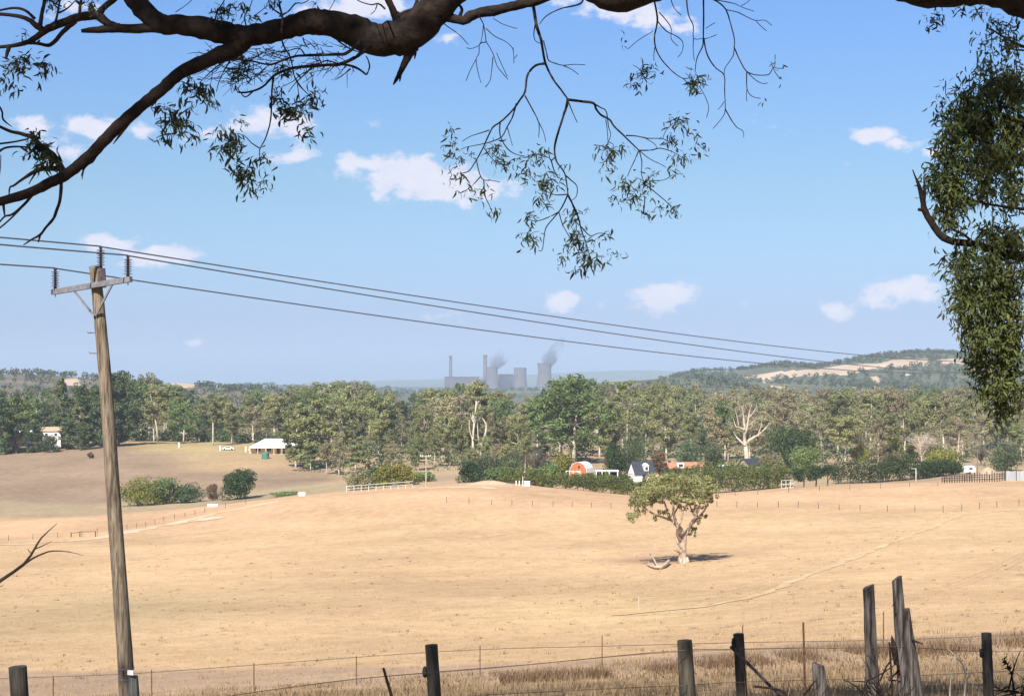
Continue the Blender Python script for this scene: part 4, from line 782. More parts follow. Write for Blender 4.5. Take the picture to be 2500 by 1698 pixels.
    railing('white_rail_fence', 'long pale rail fence along the crest below the yellow-green shrubs', 846, 1008, 410, 1179, 9, pm='rail_grey')
    railing('white_gate', 'white gate panels in the hedge left of the three dark trees', 1908, 1940, 427, 1170, 3, 'gate', 3, 'rail_grey')
    p = at(1283, 418); root = empty('white_gate', p, 'white boxy gate and tank stand on the crest left of the hedge', 'gate'); MB().box((.4, 0, .55), (1.4, .5, 1.1)).box((.4, 0, 1.2), (1.6, .7, .15)).build('box', M_['white'], root)
    for x in (-2.4, -1.6, -.7): MB().box((x, 0, .65), (.22, .22, 1.4)).build('post', M_['white'], root)
    MB().tube([(-.7, 0, 1.0), (-.7, 0, 2.4)], .07, 6).build('pipe', M_['white'], root)
    p = at(736, 424); gable('white_shed', 'tiny white shed on the paddock edge right of the low green scrub', p, 1.7, 1.4, 1.0, .3, .3, M_['rail_grey'], M_['white_roof'], over=.08, cat='shed')
    p = G(520, 1236, 380); MB_ = MB(); MB_.box((0, 0, .3), (2.6, .9, .6)).box((0, 0, .62), (2.8, 1.05, .08)); o = MB_.build('water_trough', M_['white']); o.location = p; tag(o, 'white water trough at the foot of the small brown bush', 'trough')
    p = at(648, 590); o = MB().lathe((0, 0, 0), [(1.35, -.3), (1.35, 2.0), (1.3, 2.15), (.5, 2.5), (0.02, 2.55)], 20).build('water_tank', M_['teal'], smooth=False); o.location = p; tag(o, 'green round water tank in front of the farmhouse verandah', 'tank')
    for i, (u, v, lab) in enumerate(((557, 1098, 'white parked car left of the farmhouse, out on the grass'), (622, 1101, 'white parked car at the left end of the farmhouse verandah'))):
        p = G(u, v, 540); root = empty('parked_car', p, lab, 'car', 'cars parked by the farmhouse', rz=.15 - i * .4)
        b = MB(); pr = [(-2.2, .35), (-2.2, .85), (-1.5, .95), (-.9, 1.45), (.9, 1.45), (1.4, 1.0), (2.2, .85), (2.2, .35)]; k = len(pr)
        b.add([(x, y, z) for y in (-.85, .85) for x, z in pr], [tuple(range(k)), tuple(range(2 * k - 1, k - 1, -1))] + [(j, k + j, k + (j + 1) % k, (j + 1) % k) for j in range(k)]).build('body', M_['white'], root)
        MB().box((-.05, 0, 1.18), (1.9, 1.74, .34)).build('window', M_['glass'], root)
        for x in (-1.4, 1.4):
            for y in (-.8, .8): MB().tube([(x, y - .1, .33), (x, y + .1, .33)], .33, 12).build('wheel', M_['rubber'], root)
    for (u, v, lab) in ((437, 1092, 'small white marker post right of the forked pale gum'), (538, 1100, 'white marker post left of the parked cars'), (600, 1102, 'white marker post beside the farmhouse verandah')):
        p = G(u, v, 540); o = MB().box((0, 0, .9), (.5, .5, 1.9)).box((0, 0, 1.9), (.66, .66, .14)).build('marker_post', M_['white']); o.location = p; tag(o, lab, 'post')
    # things at the right end
    p = at(2364, 470); root = empty('caravan', p, 'small white caravan at the right end of the long dark hedge', 'caravan', rz=.2)
    pr = [(-1.7, .5), (-1.8, 1.4), (-1.5, 2.3), (1.3, 2.4), (1.75, 1.8), (1.7, .5)]; k = len(pr)
    MB().add([(x, y, z) for y in (-1, 1) for x, z in pr], [tuple(range(k)), tuple(range(2 * k - 1, k - 1, -1))] + [(j, k + j, k + (j + 1) % k, (j + 1) % k) for j in range(k)]).build('body', M_['white'], root)
    MB().box((.3, -1.03, 1.6), (1.0, .05, .6)).build('window', M_['glass'], root); MB().tube([(0, -1.02, .4), (0, 1.02, .4)], .38, 12).build('wheel', M_['rubber'], root)
    p = at(2236, 440); o = MB().box((0, 0, 1.8), (.22, .2, 3.6)).box((-.6, 0, 3.5), (1.3, .2, .14)).build('white_post', M_['rail_grey']); o.location = p; tag(o, 'white upright post standing in the dark hedge below the olive bush', 'post')
    p = at(2386, 462); o = MB().tube([(0, 0, -.3), (.05, 0, 7.2)], [.16, .11], 8).box((0, 0, 6.6), (1.2, .12, .12)).build('bare_pole', M_['pole']); o.location = p; tag(o, 'bare wooden pole beside the caravan and soil mound', 'pole')
    p = at(2412, 440); r = np.random.default_rng(3); vs, fs = [], []; nr, ns = 8, 26
    for i in range(nr + 1):
        t = i / nr
        for k in range(ns): a = 2 * math.pi * k / ns; rr = 3.6 * t * (1 + .12 * math.sin(3 * a + 1)); vs.append((rr * math.cos(a), rr * .8 * math.sin(a), 3.0 * (1 - t ** 1.6) + r.normal() * .05 - .2))
    for i in range(nr):
        for k in range(ns): fs.append((i * ns + k, (i + 1) * ns + k, (i + 1) * ns + (k + 1) % ns, i * ns + (k + 1) % ns))
    o = mesh_obj('soil_mound', vs, fs, M_['soil'], smooth=True); o.location = p; tag(o, 'brown soil mound behind the timber stockyard', 'mound')
    p = at(1195, 412); vs = []
    for i in range(nr + 1):
        t = i / nr
        for k in range(ns): a = 2 * math.pi * k / ns; vs.append((6.5 * t * math.cos(a), 2.5 * t * math.sin(a), 1.3 * (1 - t ** 1.7) - .15))
    o = mesh_obj('dirt_heap', vs, fs, M_['soil'], smooth=True); o.location = p; tag(o, 'low bare dirt heap on the crest below the bright green shrub', 'mound')
    a = at(2300, 415); root = empty('stockyard', a, 'old timber stockyard rails on the crest at the far right', 'stockyard'); random.seed(3)
    for k in range(26):
        q = at(2300 + 6.1 * k, 415 + 6 * math.sin(k * .8)) - a; h = random.uniform(1.7, 2.7); MB().tube([(q.x, q.y, q.z - .2), (q.x + random.uniform(-.1, .1), q.y, q.z + h)], .13, 6).build('post', M_['old_post'], root)
        if k and k % 2:
            q0 = at(2300 + 6.1 * (k - 2 if k > 1 else 0), 415) - a
            for z in (.7, 1.3, 1.8): MB().beam((q0.x, q0.y - .2, q0.z + z), (q.x, q.y - .2, q.z + z), .06, .16).build('rail', M_['old_post'], root)
    a = at(2455, 412); root = empty('corrugated_fence', a, 'grey corrugated iron fence at the far right edge', 'fence'); b = at(2560, 412); vs, fs = [], []
    for i in range(161):
        q = a.lerp(b, i / 160) - a; dy = .06 * math.sin(i * 2.1); vs += [(q.x, q.y + dy, q.z - .2), (q.x, q.y + dy, q.z + 2.5 + .1 * math.sin(i * .2))]
    for i in range(160): fs.append((2 * i, 2 * i + 2, 2 * i + 3, 2 * i + 1))
    mesh_obj('sheet', vs, fs, M_['corr'], root)
    for i in range(5): q = a.lerp(b, i / 4) - a; MB().box((q.x, q.y - .12, q.z + 1.2), (.14, .12, 2.9)).build('post', M_['old_post'], root)
    # small power pole
    p = at(1040, 414); root = empty('small_power_pole', p, 'thin pale power pole with two crossarms right of the yellow-green shrubs', 'pole'); H = (VH - 1110) / F * 414 - p.z
    MB().tube([(0, 0, -.3), (.03, 0, H)], [.15, .11], 8).build('pole', M_['bark_white'], root)
    for z in (H - .35, H - 1.3): MB().beam((-1.5, -.15, z), (1.3, .15, z), .14).build('crossarm', M_['bark_white'], root)
    for x in (-1.4, -.9, .7, 1.2): MB().lathe((x, 0, H - .3), [(.06, 0), (.12, .1), (.08, .2), (.11, .3), (.02, .36)], 8).build('insulator', M_['white'], root)
buildings()

# ------------------------------------------------------------------ power station
def station():
    Y = 7300; s = Y / F
    def zz(v): return (VH - v) / F * Y
    def xx(u): return (u - UC) / F * Y
    for (u0, u1, vt, lab) in ((1095, 1102.5, 870, 'slender chimney stack standing alone on the left end of the power station'), (1179, 1189, 868, 'wider chimney stack right beside the left cooling tower')):
        x = (xx(u0) + xx(u1)) / 2; r_ = (u1 - u0) / 2 * s; root = empty('chimney_stack', (x, Y + 60, -70), lab, 'chimney', 'power station chimneys')
        MB().lathe((0, 0, 0), [(r_ * 1.12, 0), (r_ * .97, zz(vt) + 70)], 24).build('shaft', M_['concrete'], root, smooth=False); MB().lathe((0, 0, 0), [(r_ * 1.05, zz(vt) + 62), (r_ * 1.08, zz(vt) + 74), (r_ * .8, zz(vt) + 75)], 24).build('rim', M_['plant_clad'], root)
    for (uc, wt, ww, wb, vt, vb, dy, lab) in ((1202, 28, 26, 38, 896, 958, -60, 'left cooling tower, brightest, in front of the wide chimney stack'), (1270, 31, 30, 40, 898, 958, 40, 'middle cooling tower at the right end of the main station building'), (1329.5, 35.5, 32, 41, 887, 946, 0, 'tallest cooling tower standing apart on the right')):
        h = (vb - vt) * s; z0 = zz(vb); root = empty('cooling_tower', (xx(uc), Y + dy, z0), lab, 'cooling tower', 'power station cooling towers')
        prof = [];
        for i in range(25):
            t = i / 24; w = ww + (wb - ww) * max(0, (1 - t / .72)) ** 1.6 + (wt - ww) * max(0, (t - .72) / .28) ** 1.5; prof.append((w / 2 * s, h * t))
        MB().lathe((0, 0, 0), prof, 48, cap=False).build('shell', M_['concrete'], root, smooth=True)
        MB().lathe((0, 0, 0), [(wt / 2 * s * 1.0, h - 2), (wt / 2 * s * 1.03, h - 1), (wt / 2 * s * 1.03, h + 1.5), (wt / 2 * s * .96, h + 1.5)], 48, cap=False).build('rim', M_['plant_clad'], root)
    root = empty('power_station', (xx(1170), Y, zz(965)), 'big block-like main buildings of the power station between the stacks and towers', 'power station')
    def blk(name, u0, u1, vt, dy, dd, m='plant_clad'):
        x0, x1 = xx(u0) - xx(1170), xx(u1) - xx(1170); h = zz(vt) - zz(965); MB().box(((x0 + x1) / 2, dy, h / 2), (x1 - x0, dd, h)).build(name, M_[m], root)
        MB().box(((x0 + x1) / 2, dy, h + 1.2), (x1 - x0 + 6, dd + 6, 2.4)).build('roof_edge', M_['concrete'], root)
    blk('boiler_house', 1086, 1169, 920, 0, 90); blk('turbine_hall', 1170, 1183, 927, 5, 80); blk('boiler_house', 1216, 1256, 914, 80, 90); blk('annex', 1182, 1215, 938, 60, 60); blk('annex', 1257, 1290, 948, 90, 60)
    blk('low_hall', 1240, 1268, 952, -120, 30, 'white'); blk('low_hall', 1308, 1330, 947, -100, 40, 'white')
    # steam and smoke
    def plume(name, lab, pts, rad, dens, col, sc_=.012):
        mb = MB(); b = Vector(pts[0]); random.seed(2); mb.tube([Vector(p) - b for p in pts], rad, 14, smooth=4)
        m = bpy.data.materials.new(name + ' volume'); m.use_nodes = True; nt = m.node_tree; N = nt.nodes; L = nt.links; N.remove(N['Principled BSDF'])
        v = N.new('ShaderNodeVolumePrincipled'); v.inputs['Color'].default_value = (*col, 1); v.inputs['Anisotropy'].default_value = 0.1
        tc = N.new('ShaderNodeTexCoord'); n = N.new('ShaderNodeTexNoise'); n.inputs['Scale'].default_value = sc_; n.inputs['Detail'].default_value = 4; L.new(tc.outputs['Object'], n.inputs['Vector'])
        mr = N.new('ShaderNodeMapRange'); L.new(n.outputs['Fac'], mr.inputs[0]); mr.inputs[1].default_value = .40; mr.inputs[2].default_value = .62; mr.inputs[3].default_value = 0; mr.inputs[4].default_value = dens
        sp = N.new('ShaderNodeSeparateXYZ'); L.new(tc.outputs['Object'], sp.inputs[0]); mh = N.new('ShaderNodeMapRange'); L.new(sp.outputs[2], mh.inputs[0]); mh.inputs[1].default_value = 0; mh.inputs[2].default_value = max(p[2] for p in pts) - b.z; mh.inputs[3].default_value = 1; mh.inputs[4].default_value = .25
        mu = N.new('ShaderNodeMath'); mu.operation = 'MULTIPLY'; L.new(mr.outputs[0], mu.inputs[0]); L.new(mh.outputs[0], mu.inputs[1]); L.new(mu.outputs[0], v.inputs['Density'])
        L.new(v.outputs[0], N['Material Output'].inputs['Volume'])
        o = mb.build(name, m); o.location = b; tag(o, lab, 'steam', kind='stuff')
    def q(u, v, dy=0): return (xx(u), Y + dy, zz(v))
    plume('steam_plume', 'grey steam drifting up and right from the left cooling tower', [q(1202, 898, -60), q(1208, 888, -60), q(1218, 876, -60), q(1230, 868, -60), q(1242, 864, -60)], [22, 32, 38, 36, 12], .075, (.40, .43, .52), .022)
    plume('steam_plume', 'grey-blue steam leaning right from the tallest cooling tower', [q(1330, 890), q(1340, 878), q(1350, 862), q(1362, 848), q(1370, 834), q(1374, 820)], [26, 34, 34, 28, 18, 6], .08, (.36, .40, .50), .022)
station()

# ------------------------------------------------------------------ tracks and paddock fences
strip('dirt_track', [G(u, v, 200) for u, v in ((-60, 1330), (60, 1327), (200, 1318), (310, 1300), (390, 1284), (450, 1272), (520, 1254), (600, 1238), (680, 1224))], 3.4, M_['track'], .05)
strip('gravel_patch', [G(470, 1271, 200), G(500, 1268, 200), G(530, 1261, 200)], 5.5, M_['track'], .09)
strip('bare_ground', [G(1020, 1194, 300), G(1100, 1189, 300), G(1180, 1190, 300), G(1215, 1192, 300)], 4.0, M_['track'], .05)
strip('worn_track', [G(u, v, 90) for u, v in ((1500, 1502), (1620, 1490), (1740, 1478), (1830, 1458), (1920, 1425), (2010, 1390), (2100, 1356), (2200, 1315), (2300, 1276), (2345, 1258), (2420, 1250), (2520, 1240))], 1.0, noisy('straw coloured verge', (.47, .325, .19), (.60, .45, .26), .45, ramp=(.42, .58)), .04)
def fence(name, label, pts, step, ph, mat, wires=(.35, .7, 1.05), ymin=80, r_=.055, tops=None, wr=.012, ext=.06):
    P3 = [G(u, v, ymin) for u, v in pts]; root = empty(name, P3[0], label, 'fence'); b = P3[0]; mb = MB(); pos = []
    for i in range(len(P3) - 1):
        n = max(1, round((P3[i + 1] - P3[i]).length / step))
        for k in range(n): pos.append(P3[i].lerp(P3[i + 1], k / n))
    pos.append(P3[-1])
    for j, p in enumerate(pos[:100]):
        z = float(gz(p.x, p.y)); p.z = z; h = ph * random.uniform(.9, 1.08); q = p - b
        MB().tube([(q.x, q.y, q.z - .2), (q.x + random.uniform(-.05, .05), q.y, q.z + h)], r_, 6).build('fence_post', mat, root)
    for w in wires: mb.tube([(p.x - b.x, p.y - b.y, p.z - b.z + w) for p in pos], wr, 3, cap=False)
    mb.build('fence_wire', M_['fwire'], root)
random.seed(77)
fence('paddock_fence', 'wire fence with thin grey posts crossing the far slope behind the lone gum', ((1090, 1226), (1200, 1231), (1350, 1236), (1540, 1243), (1750, 1236), (1900, 1238), (2100, 1247), (2303, 1250), (2434, 1238), (2540, 1230)), 5.2, 1.25, M_['old_post'], ymin=200)
fence('paddock_fence', 'wire fence running diagonally up the paddock along the pale worn track at the right', ((1560, 1490), (1750, 1470), (1830, 1450), (1920, 1415), (2010, 1380), (2100, 1346), (2200, 1305), (2300, 1268), (2345, 1252)), 10, 1.1, M_['bark_pale'], ymin=90, r_=.022, wr=.004)
fence('paddock_fence', 'wire fence beside the pale gravel track at the left', ((-40, 1322), (80, 1316), (200, 1309), (310, 1292), (400, 1274), (500, 1250), (600, 1230)), 5.5, 1.2, M_['old_post'], ymin=220)
fence('paddock_fence', 'wire fence along the crest in front of the upper hedge at the right', ((1740, 1212), (1850, 1206), (2000, 1198), (2150, 1192), (2290, 1186)), 6, 1.2, M_['old_post'], ymin=330)
# sagging rail by the gravel track
p = G(195, 1310, 200); root = empty('broken_gate', p, 'low broken timber rail gate on the gravel track left of the power pole', 'gate')
for a, c in (((0, 0, 0), (0, 0, 1.1)), ((3.2, 0, -.1), (3.2, 0, 1.2)), ((-1.8, 0, 0), (-1.8, 0, .9))): MB().tube([a, c], .12, 6).build('post', M_['old_post'], root)
MB().tube([(-1.8, -.15, .8), (.1, -.15, 1.0)], .06, 6).tube([(0, -.15, 1.05), (3.3, -.15, 1.15)], .06, 6).build('rail', M_['old_post'], root)

# ------------------------------------------------------------------ near power pole and its lines
def power_pole():
    b = at(311, 34.0); root = empty('power_pole', b, 'tall leaning weathered timber power pole in the left foreground', 'pole')
    def q(u, v, Y=34.0): return P(u, v, Y) - b
    random.seed(31)
    pts = [(313, 1760), (307, 1628), (292, 1420), (274, 1170), (265, 1030), (255, 900), (246, 800), (239, 725), (231, 653)]; rr = [.17, .162, .155, .145, .138, .13, .124, .119, .113]
    MB().tube([q(*p) for p in pts], rr, 20, rough=.03, smooth=4).build('pole', M_['pole'], root, smooth=True)
    c = q(231.5, 651); MB().lathe(tuple(c), [(.118, -.04), (.122, 0), (.05, .02), (.02, .03)], 14).build('cap', M_['galv'], root)
    l, r = q(128, 713, 34.25), q(320, 681, 33.45); MB().beam(l, r, .10, .11).build('crossarm', M_['galv'], root)
    MB().beam(q(179, 708, 34.0), q(230, 771, 33.85), .03, .04).build('brace', M_['galv'], root); MB().beam(q(275, 692, 33.6), q(234, 770, 33.84), .03, .04).build('brace', M_['galv'], root)
    MB().beam(q(253, 702, 33.95), q(250, 655, 33.95), .10, .09).build('bracket', M_['insul'], root)
    for (u, v0, v1, Y) in ((135, 707, 656, 34.2), (246, 655, 603, 33.95), (312.5, 677, 625, 33.5)):
        a = q(u, v0, Y); h = (v0 - v1) / F * Y; prof = [(.035, -.02), (.04, .03), (.028, .05)]
        n = 9
        for k in range(n):
            z = .05 + (h - .1) * (k + .5) / n; w = (.088 if k % 2 == 0 else .07); prof += [(.024, z - .012), (w, z - .004), (w, z + .002), (.024, z + .014)]
        prof += [(.024, h - .04), (.034, h - .03), (.034, h), (.01, h + .015)]
        ins = MB().lathe(tuple(a), prof, 16).build('insulator', M_['insul'], root, smooth=False)
        MB().lathe(tuple(a + Vector((0, 0, -.16))), [(.012, 0), (.012, .1), (.04, .1), (.04, .14)], 8).build('bolt', M_['galv'], ins)
    for (u0, u1, v) in ((213.5, 233, 812), (218, 238, 862)): MB().tube([q(u1, v, 34), q(u0 + 1, v, 33.95), q(u0, v - 4, 33.95)], .011, 6).build('step_bolt', M_['galv'], root)
    MB().tube([q(329, 1765, 33.85), q(327, 1700, 33.85), q(325.5, 1648, 33.85)], [.115, .11, .1], 12, rough=.05).build('stub', M_['pole_stub'], root)
    MB().beam(q(311, 1640, 33.7), q(326, 1641, 33.68), .012, .10).build('tag_plate', M_['white'], root)
    for v in (1630, 1656): c = q(307.3 + (v - 1628) * .05, v, 34); MB().lathe(tuple(c), [(.168, -.02), (.172, 0), (.168, .02)], 20, cap=False).build('band', M_['galv'], root)
power_pole()
for (u, v, Y, dz, s_, lab) in ((246, 602, 33.95, .33, 1.56, 'top overhead wire, tied to the highest insulator on the pole'), (312.5, 624, 33.5, -.79, 1.66, 'middle overhead wire, tied to the right insulator on the pole'), (135, 655, 34.2, .33, 2.08, 'lowest overhead wire, tied to the left insulator on the pole')):
    a = P(u, v, Y); pts = []
    for i in range(60): t = 1 - i / 59.0; pts.append(a + Vector((83.5 * t, 186 * t, dz * t - 4 * s_ * t * (1 - t))))
    pts.append(a + Vector((0, 0, .008)))
    for i in range(1, 24): t = i / 23.0; pts.append(a + Vector((-30 * t, -66.8 * t, .9 * t - 4 * .5 * t * (1 - t))))
    mb = MB(); mb.tube([p - a for p in pts], [.016 + .012 * max(0, min(1, (p.y - 40) / 80)) for p in pts], 6); o = mb.build('power_line', M_['wire']); o.location = a; tag(o, lab, 'wire', 'overhead wires on the near power pole')

# ------------------------------------------------------------------ foreground fences
def near_post(u, top, Y, wpx, lean, mat, label, wbot=None, slant=0, knob=None, name='fence_post', cap=None):
    s = Y / F; zt = (VH - top) / F * Y; ub = u + lean; xb = (ub - UC) / F * Y; g = float(gz(xb, Y)) - .3; b = Vector((xb, Y, g)); root = empty(name, b, label, 'post'); random.seed(int(u))
    xt = (u - UC) / F * Y - xb; H = zt - g; r1 = wpx / 2 * s; r0_ = (wbot or wpx * 1.1) / 2 * s; pts, rr = [], []
    k = (H / (((1698 - top) / F) * Y))            # lean measured over the visible part only
    for i in range(9): t = i / 8; pts.append((xt * (1 - (1 - t) * k) if False else xt * k * t - xt * (k - 1) , 0, H * t)); rr.append(r0_ * (1 - t) + r1 * t)
    mb = MB(); mb.tube(pts, rr, 20, rough=.025 if mat == 'post' else .09)
    if slant:
        n = 20; top_i = list(range(len(mb.v) - n, len(mb.v)))
        for j in top_i: x, y, z = mb.v[j]; mb.v[j] = (x, y, z + slant * (x - pts[-1][0]) / r1 * s + random.uniform(-.004, .004))
    mb.build('post_body', M_[mat], root, smooth=False)
    if knob: p = P(knob[0], knob[1], Y) - b; MB().lathe((p.x, p.y - .03, p.z - .05), [(.012, -.02), (.03, 0), (.035, .05), (.028, .1), (.01, .12)], 10).build('insulator', M_['rubber'], root)
    return root
near_post(43, 1626, 19, 43, 5, 'post', 'thick round post in the bottom left corner', wbot=46)
near_post(1053, 1573, 20.3, 31, 8, 'post', 'round post with black insulator, left of centre at the bottom', wbot=34, knob=(1038, 1638))
near_post(1671, 1562, 19.5, 36, 8, 'post', 'thickest tapered post right of centre at the bottom', wbot=46)
near_post(1803, 1546, 22, 26, 8, 'post', 'narrow round post with a grey stick leaning on it', wbot=28, knob=(1791, 1567))
near_post(2408, 1544, 24.8, 24.5, 6, 'post', 'mossy thin post nearest the right edge', wbot=26, knob=(2395, 1592))
near_post(2120, 1431, 20, 27, 11, 'old_post', 'tall cracked split post, left of the two tall broken ones', wbot=34, slant=6, name='split_post')
r_ = near_post(2189, 1411, 19.5, 23, 22, 'old_post', 'tallest broken split post with a stepped shoulder', wbot=44, slant=7, name='split_post')
mb = MB(); random.seed(8); b = r_.location
mb.tube([P(2242, 1760, 19.45) - b, P(2228, 1620, 19.45) - b, P(2217, 1530, 19.45) - b, P(2213, 1484, 19.45) - b], [.1, .075, .055, .04], 12, rough=.12); mb.build('shoulder', M_['old_post'], r_)
mb = MB(); mb.tube([P(2190, 1620, 19.3) - b, P(2182, 1580, 19.28) - b, P(2177, 1550, 19.3) - b], [.035, .04, .006], 7, rough=.3); mb.tube([P(2226, 1560, 19.4) - b, P(2236, 1565, 19.3) - b, P(2254, 1571, 19.2) - b], [.015, .014, .004], 5, rough=.2); mb.tube([P(2185, 1470, 19.3) - b, P(2177, 1480, 19.3) - b], [.01, .003], 5); mb.build('splinter', M_['bark_dark'], r_)
near_post(1997, 1620, 18, 30, 8, 'old_post', 'short grey weathered stump left of the tall split posts', wbot=48, slant=-5, name='stump_post')
def rod(name, a, c, Y, r, mat, label, cat='stake', extra=()):
    A, B = P(*a, Y), P(*c, Y); o = MB(); o.tube([Vector((0, 0, 0)), (B - A) * .5 + Vector((.01, 0, 0)), B - A], [r, r, r * .8], 7, rough=.08)
    for pts, rr in extra: o.tube([P(*p, Y) - A for p in pts], rr, 6, rough=.1, smooth=2)
    ob = o.build(name, M_[mat]); ob.location = A; return tag(ob, label, cat)
rod('steel_stake', (1964, 1790), (1961, 1518), 21, .016, 'rust', 'thin rusty steel stake left of the tall split posts')
rod('steel_stake', (976, 1780), (936, 1629), 19.5, .02, 'bark_dark', 'short dark slanting stake left of the post with black insulator')
rod('steel_stake', (2180, 1780), (2171, 1566), 19, .012, 'bark_dark', 'thin dark stick between the two tall split posts')
rod('leaning_stick', (1885, 1678), (1783, 1577), 21.6, .022, 'old_post', 'grey bare stick leaning against the narrow post', 'branch', extra=[([(1885, 1678), (1905, 1700), (1930, 1740)], [.02, .02, .02])])
rod('fallen_twig', (1841, 1674), (1883, 1679), 20, .016, 'bark_dark', 'dark forked twig at the foot of the leaning grey stick', 'branch', extra=[([(1883, 1679), (1905, 1684), (1925, 1700), (1945, 1740)], [.018, .02, .024, .03])])
rod('bare_sapling', (2343, 1780), (2358, 1660), 22, .014, 'bark_pale', 'bare pale sapling between the split posts and the mossy post', 'sapling', extra=[([(2358, 1660), (2352, 1625), (2335, 1602), (2314, 1582)], [.013, .012, .008, .003]), ([(2358, 1662), (2370, 1645), (2371, 1622)], [.01, .008, .003]), ([(2335, 1603), (2318, 1604)], [.006, .002]), ([(2320, 1760), (2319, 1690), (2322, 1640)], [.01, .008, .003])])
def twig_heap(u, v, Y, w, h, n, label, seed):
    random.seed(seed); b = at(u, Y); o = MB()
    for k in range(n):
        p = P(u + random.uniform(-w, w), v + random.uniform(0, h), Y + random.uniform(-.5, .4)); d = Vector((random.uniform(-1, 1), random.uniform(-.4, .4), random.uniform(-.6, .9))).normalized() * random.uniform(.15, .5)
        o.tube([p - b, p + d * .5 + Vector((0, 0, random.uniform(-.05, .05))) - b, p + d - b], [.012, .009, .003], 5, smooth=2)
        if k % 2: o.tube([p + d * .5 - b, p + d * .8 + Vector((random.uniform(-.12, .12), 0, random.uniform(0, .15))) - b], [.007, .002], 4)
    ob = o.build('brushwood', M_['bark_dark']); ob.location = b; tag(ob, label, 'brushwood')
twig_heap(2145, 1655, 19.2, 32, 90, 46, 'tangle of dark dead twigs at the foot of the two tall split posts', 1)
twig_heap(2490, 1672, 20, 30, 60, 26, 'dark brush in the bottom right corner', 2)
twig_heap(1990, 1690, 18.2, 40, 60, 16, 'dark twigs at the foot of the short stump', 5)
# seed head weed
b = at(2476, 20.5); o = MB(); o.tube([P(2478, 1800, 20.5) - b, P(2474, 1700, 20.5) - b, P(2470, 1650, 20.5) - b, P(2458, 1618, 20.5) - b, P(2449, 1604, 20.5) - b], [.008, .008, .007, .006, .003], 6, smooth=2)
random.seed(3)
for k in range(26):
    t = random.random(); p = P(2450 + 20 * t, 1606 + 40 * t, 20.5) - b; o.tube([p, p + Vector((random.uniform(-.05, .05), random.uniform(-.04, .04), random.uniform(-.03, .05)))], [.012, .004], 5)
o = o.build('dry_weed', M_['bark_dark']); o.location = b; tag(o, 'drooping dark seed head on a thin stalk at the right edge', 'weed')
# dead branch at the left
b = at(-260, 12.0); root = empty('dead_branch', b, 'bare pale dead branch reaching in from the left edge over the paddock', 'branch'); o = MB(); random.seed(6)
for pts, rr in (([(-330, 1790), (-200, 1600), (-90, 1480), (0, 1417), (59, 1376), (86, 1336), (102, 1311), (139, 1277)], [.03, .026, .02, .014, .011, .008, .006, .002]), ([(56, 1379), (80, 1362), (106, 1350), (129, 1344), (168, 1346), (204, 1355)], [.008, .007, .006, .0055, .004, .0015]), ([(84, 1340), (105, 1331), (126, 1321)], [.005, .004, .0015]), ([(78, 1352), (70, 1343), (68, 1338)], [.004, .003, .001]), ([(-60, 1462), (-20, 1440), (8, 1428)], [.008, .005, .002])):
    o.tube([P(u, v, 12.0) - b for u, v in pts], rr, 7, rough=.08, smooth=2)
o.build('branch', M_['bark_grey'], root, smooth=True)
# steel picket fence beyond
PK = [(-180, 1662), (130, 1648), (370, 1634), (620, 1618), (870, 1600), (1172, 1574), (1470, 1550), (1813, 1526), (2157, 1492), (2530, 1478)]
def picket_fence():
    Yp = 58; b = at(1250, Yp); root = empty('picket_wire_fence', b, 'low wire fence with thin steel pickets along the near edge of the paddock', 'fence')
    for i, (u, v) in enumerate(PK):
        g = at(u, Yp); t = P(u, v, Yp); m = MB(); m.beam(Vector((g.x, g.y, g.z - .2)) - b, t - b, .035, .035); m.build('steel_picket', M_['rust'], root)
    for line in ([(-200, 1668), (0, 1655), (300, 1644), (620, 1622), (870, 1603), (1172, 1584), (1470, 1576), (1813, 1567), (2157, 1561), (2540, 1546)], [(-200, 1735), (130, 1722), (370, 1712), (570, 1697), (870, 1656), (1172, 1632), (1470, 1604), (1650, 1590), (1813, 1584), (2157, 1572), (2540, 1560)]):
        m = MB(); m.tube([P(u, v, Yp) - b for u, v in line], .014, 5, smooth=3); m.build('fence_wire', M_['fwire'], root)
picket_fence()
for line, lab in (([(-200, 1790, 18), (43, 1770, 19), (500, 1706, 19.6), (800, 1664, 19.9), (1038, 1641, 20.2), (1300, 1620, 20.0), (1500, 1600, 19.8), (1671, 1586, 19.3), (1791, 1583, 21.8), (2120, 1580, 19.8), (2195, 1578, 19.2), (2395, 1589, 24.7), (2560, 1588, 25)], 'upper strand of plain wire strung between the nearest posts'), ([(700, 1725, 19.8), (1057, 1702, 20.1), (1480, 1680, 19.8), (1671, 1672, 19.3), (1800, 1664, 21.8), (2118, 1655, 19.8), (2200, 1650, 19.2), (2405, 1640, 24.6), (2560, 1632, 25)], 'lower strand of plain wire strung between the nearest posts')):
    a = P(*line[0]); m = MB(); m.tube([P(*p) - a for p in line], .0042, 5, smooth=4); o = m.build('strung_wire', M_['fwire']); o.location = a; tag(o, lab, 'wire')

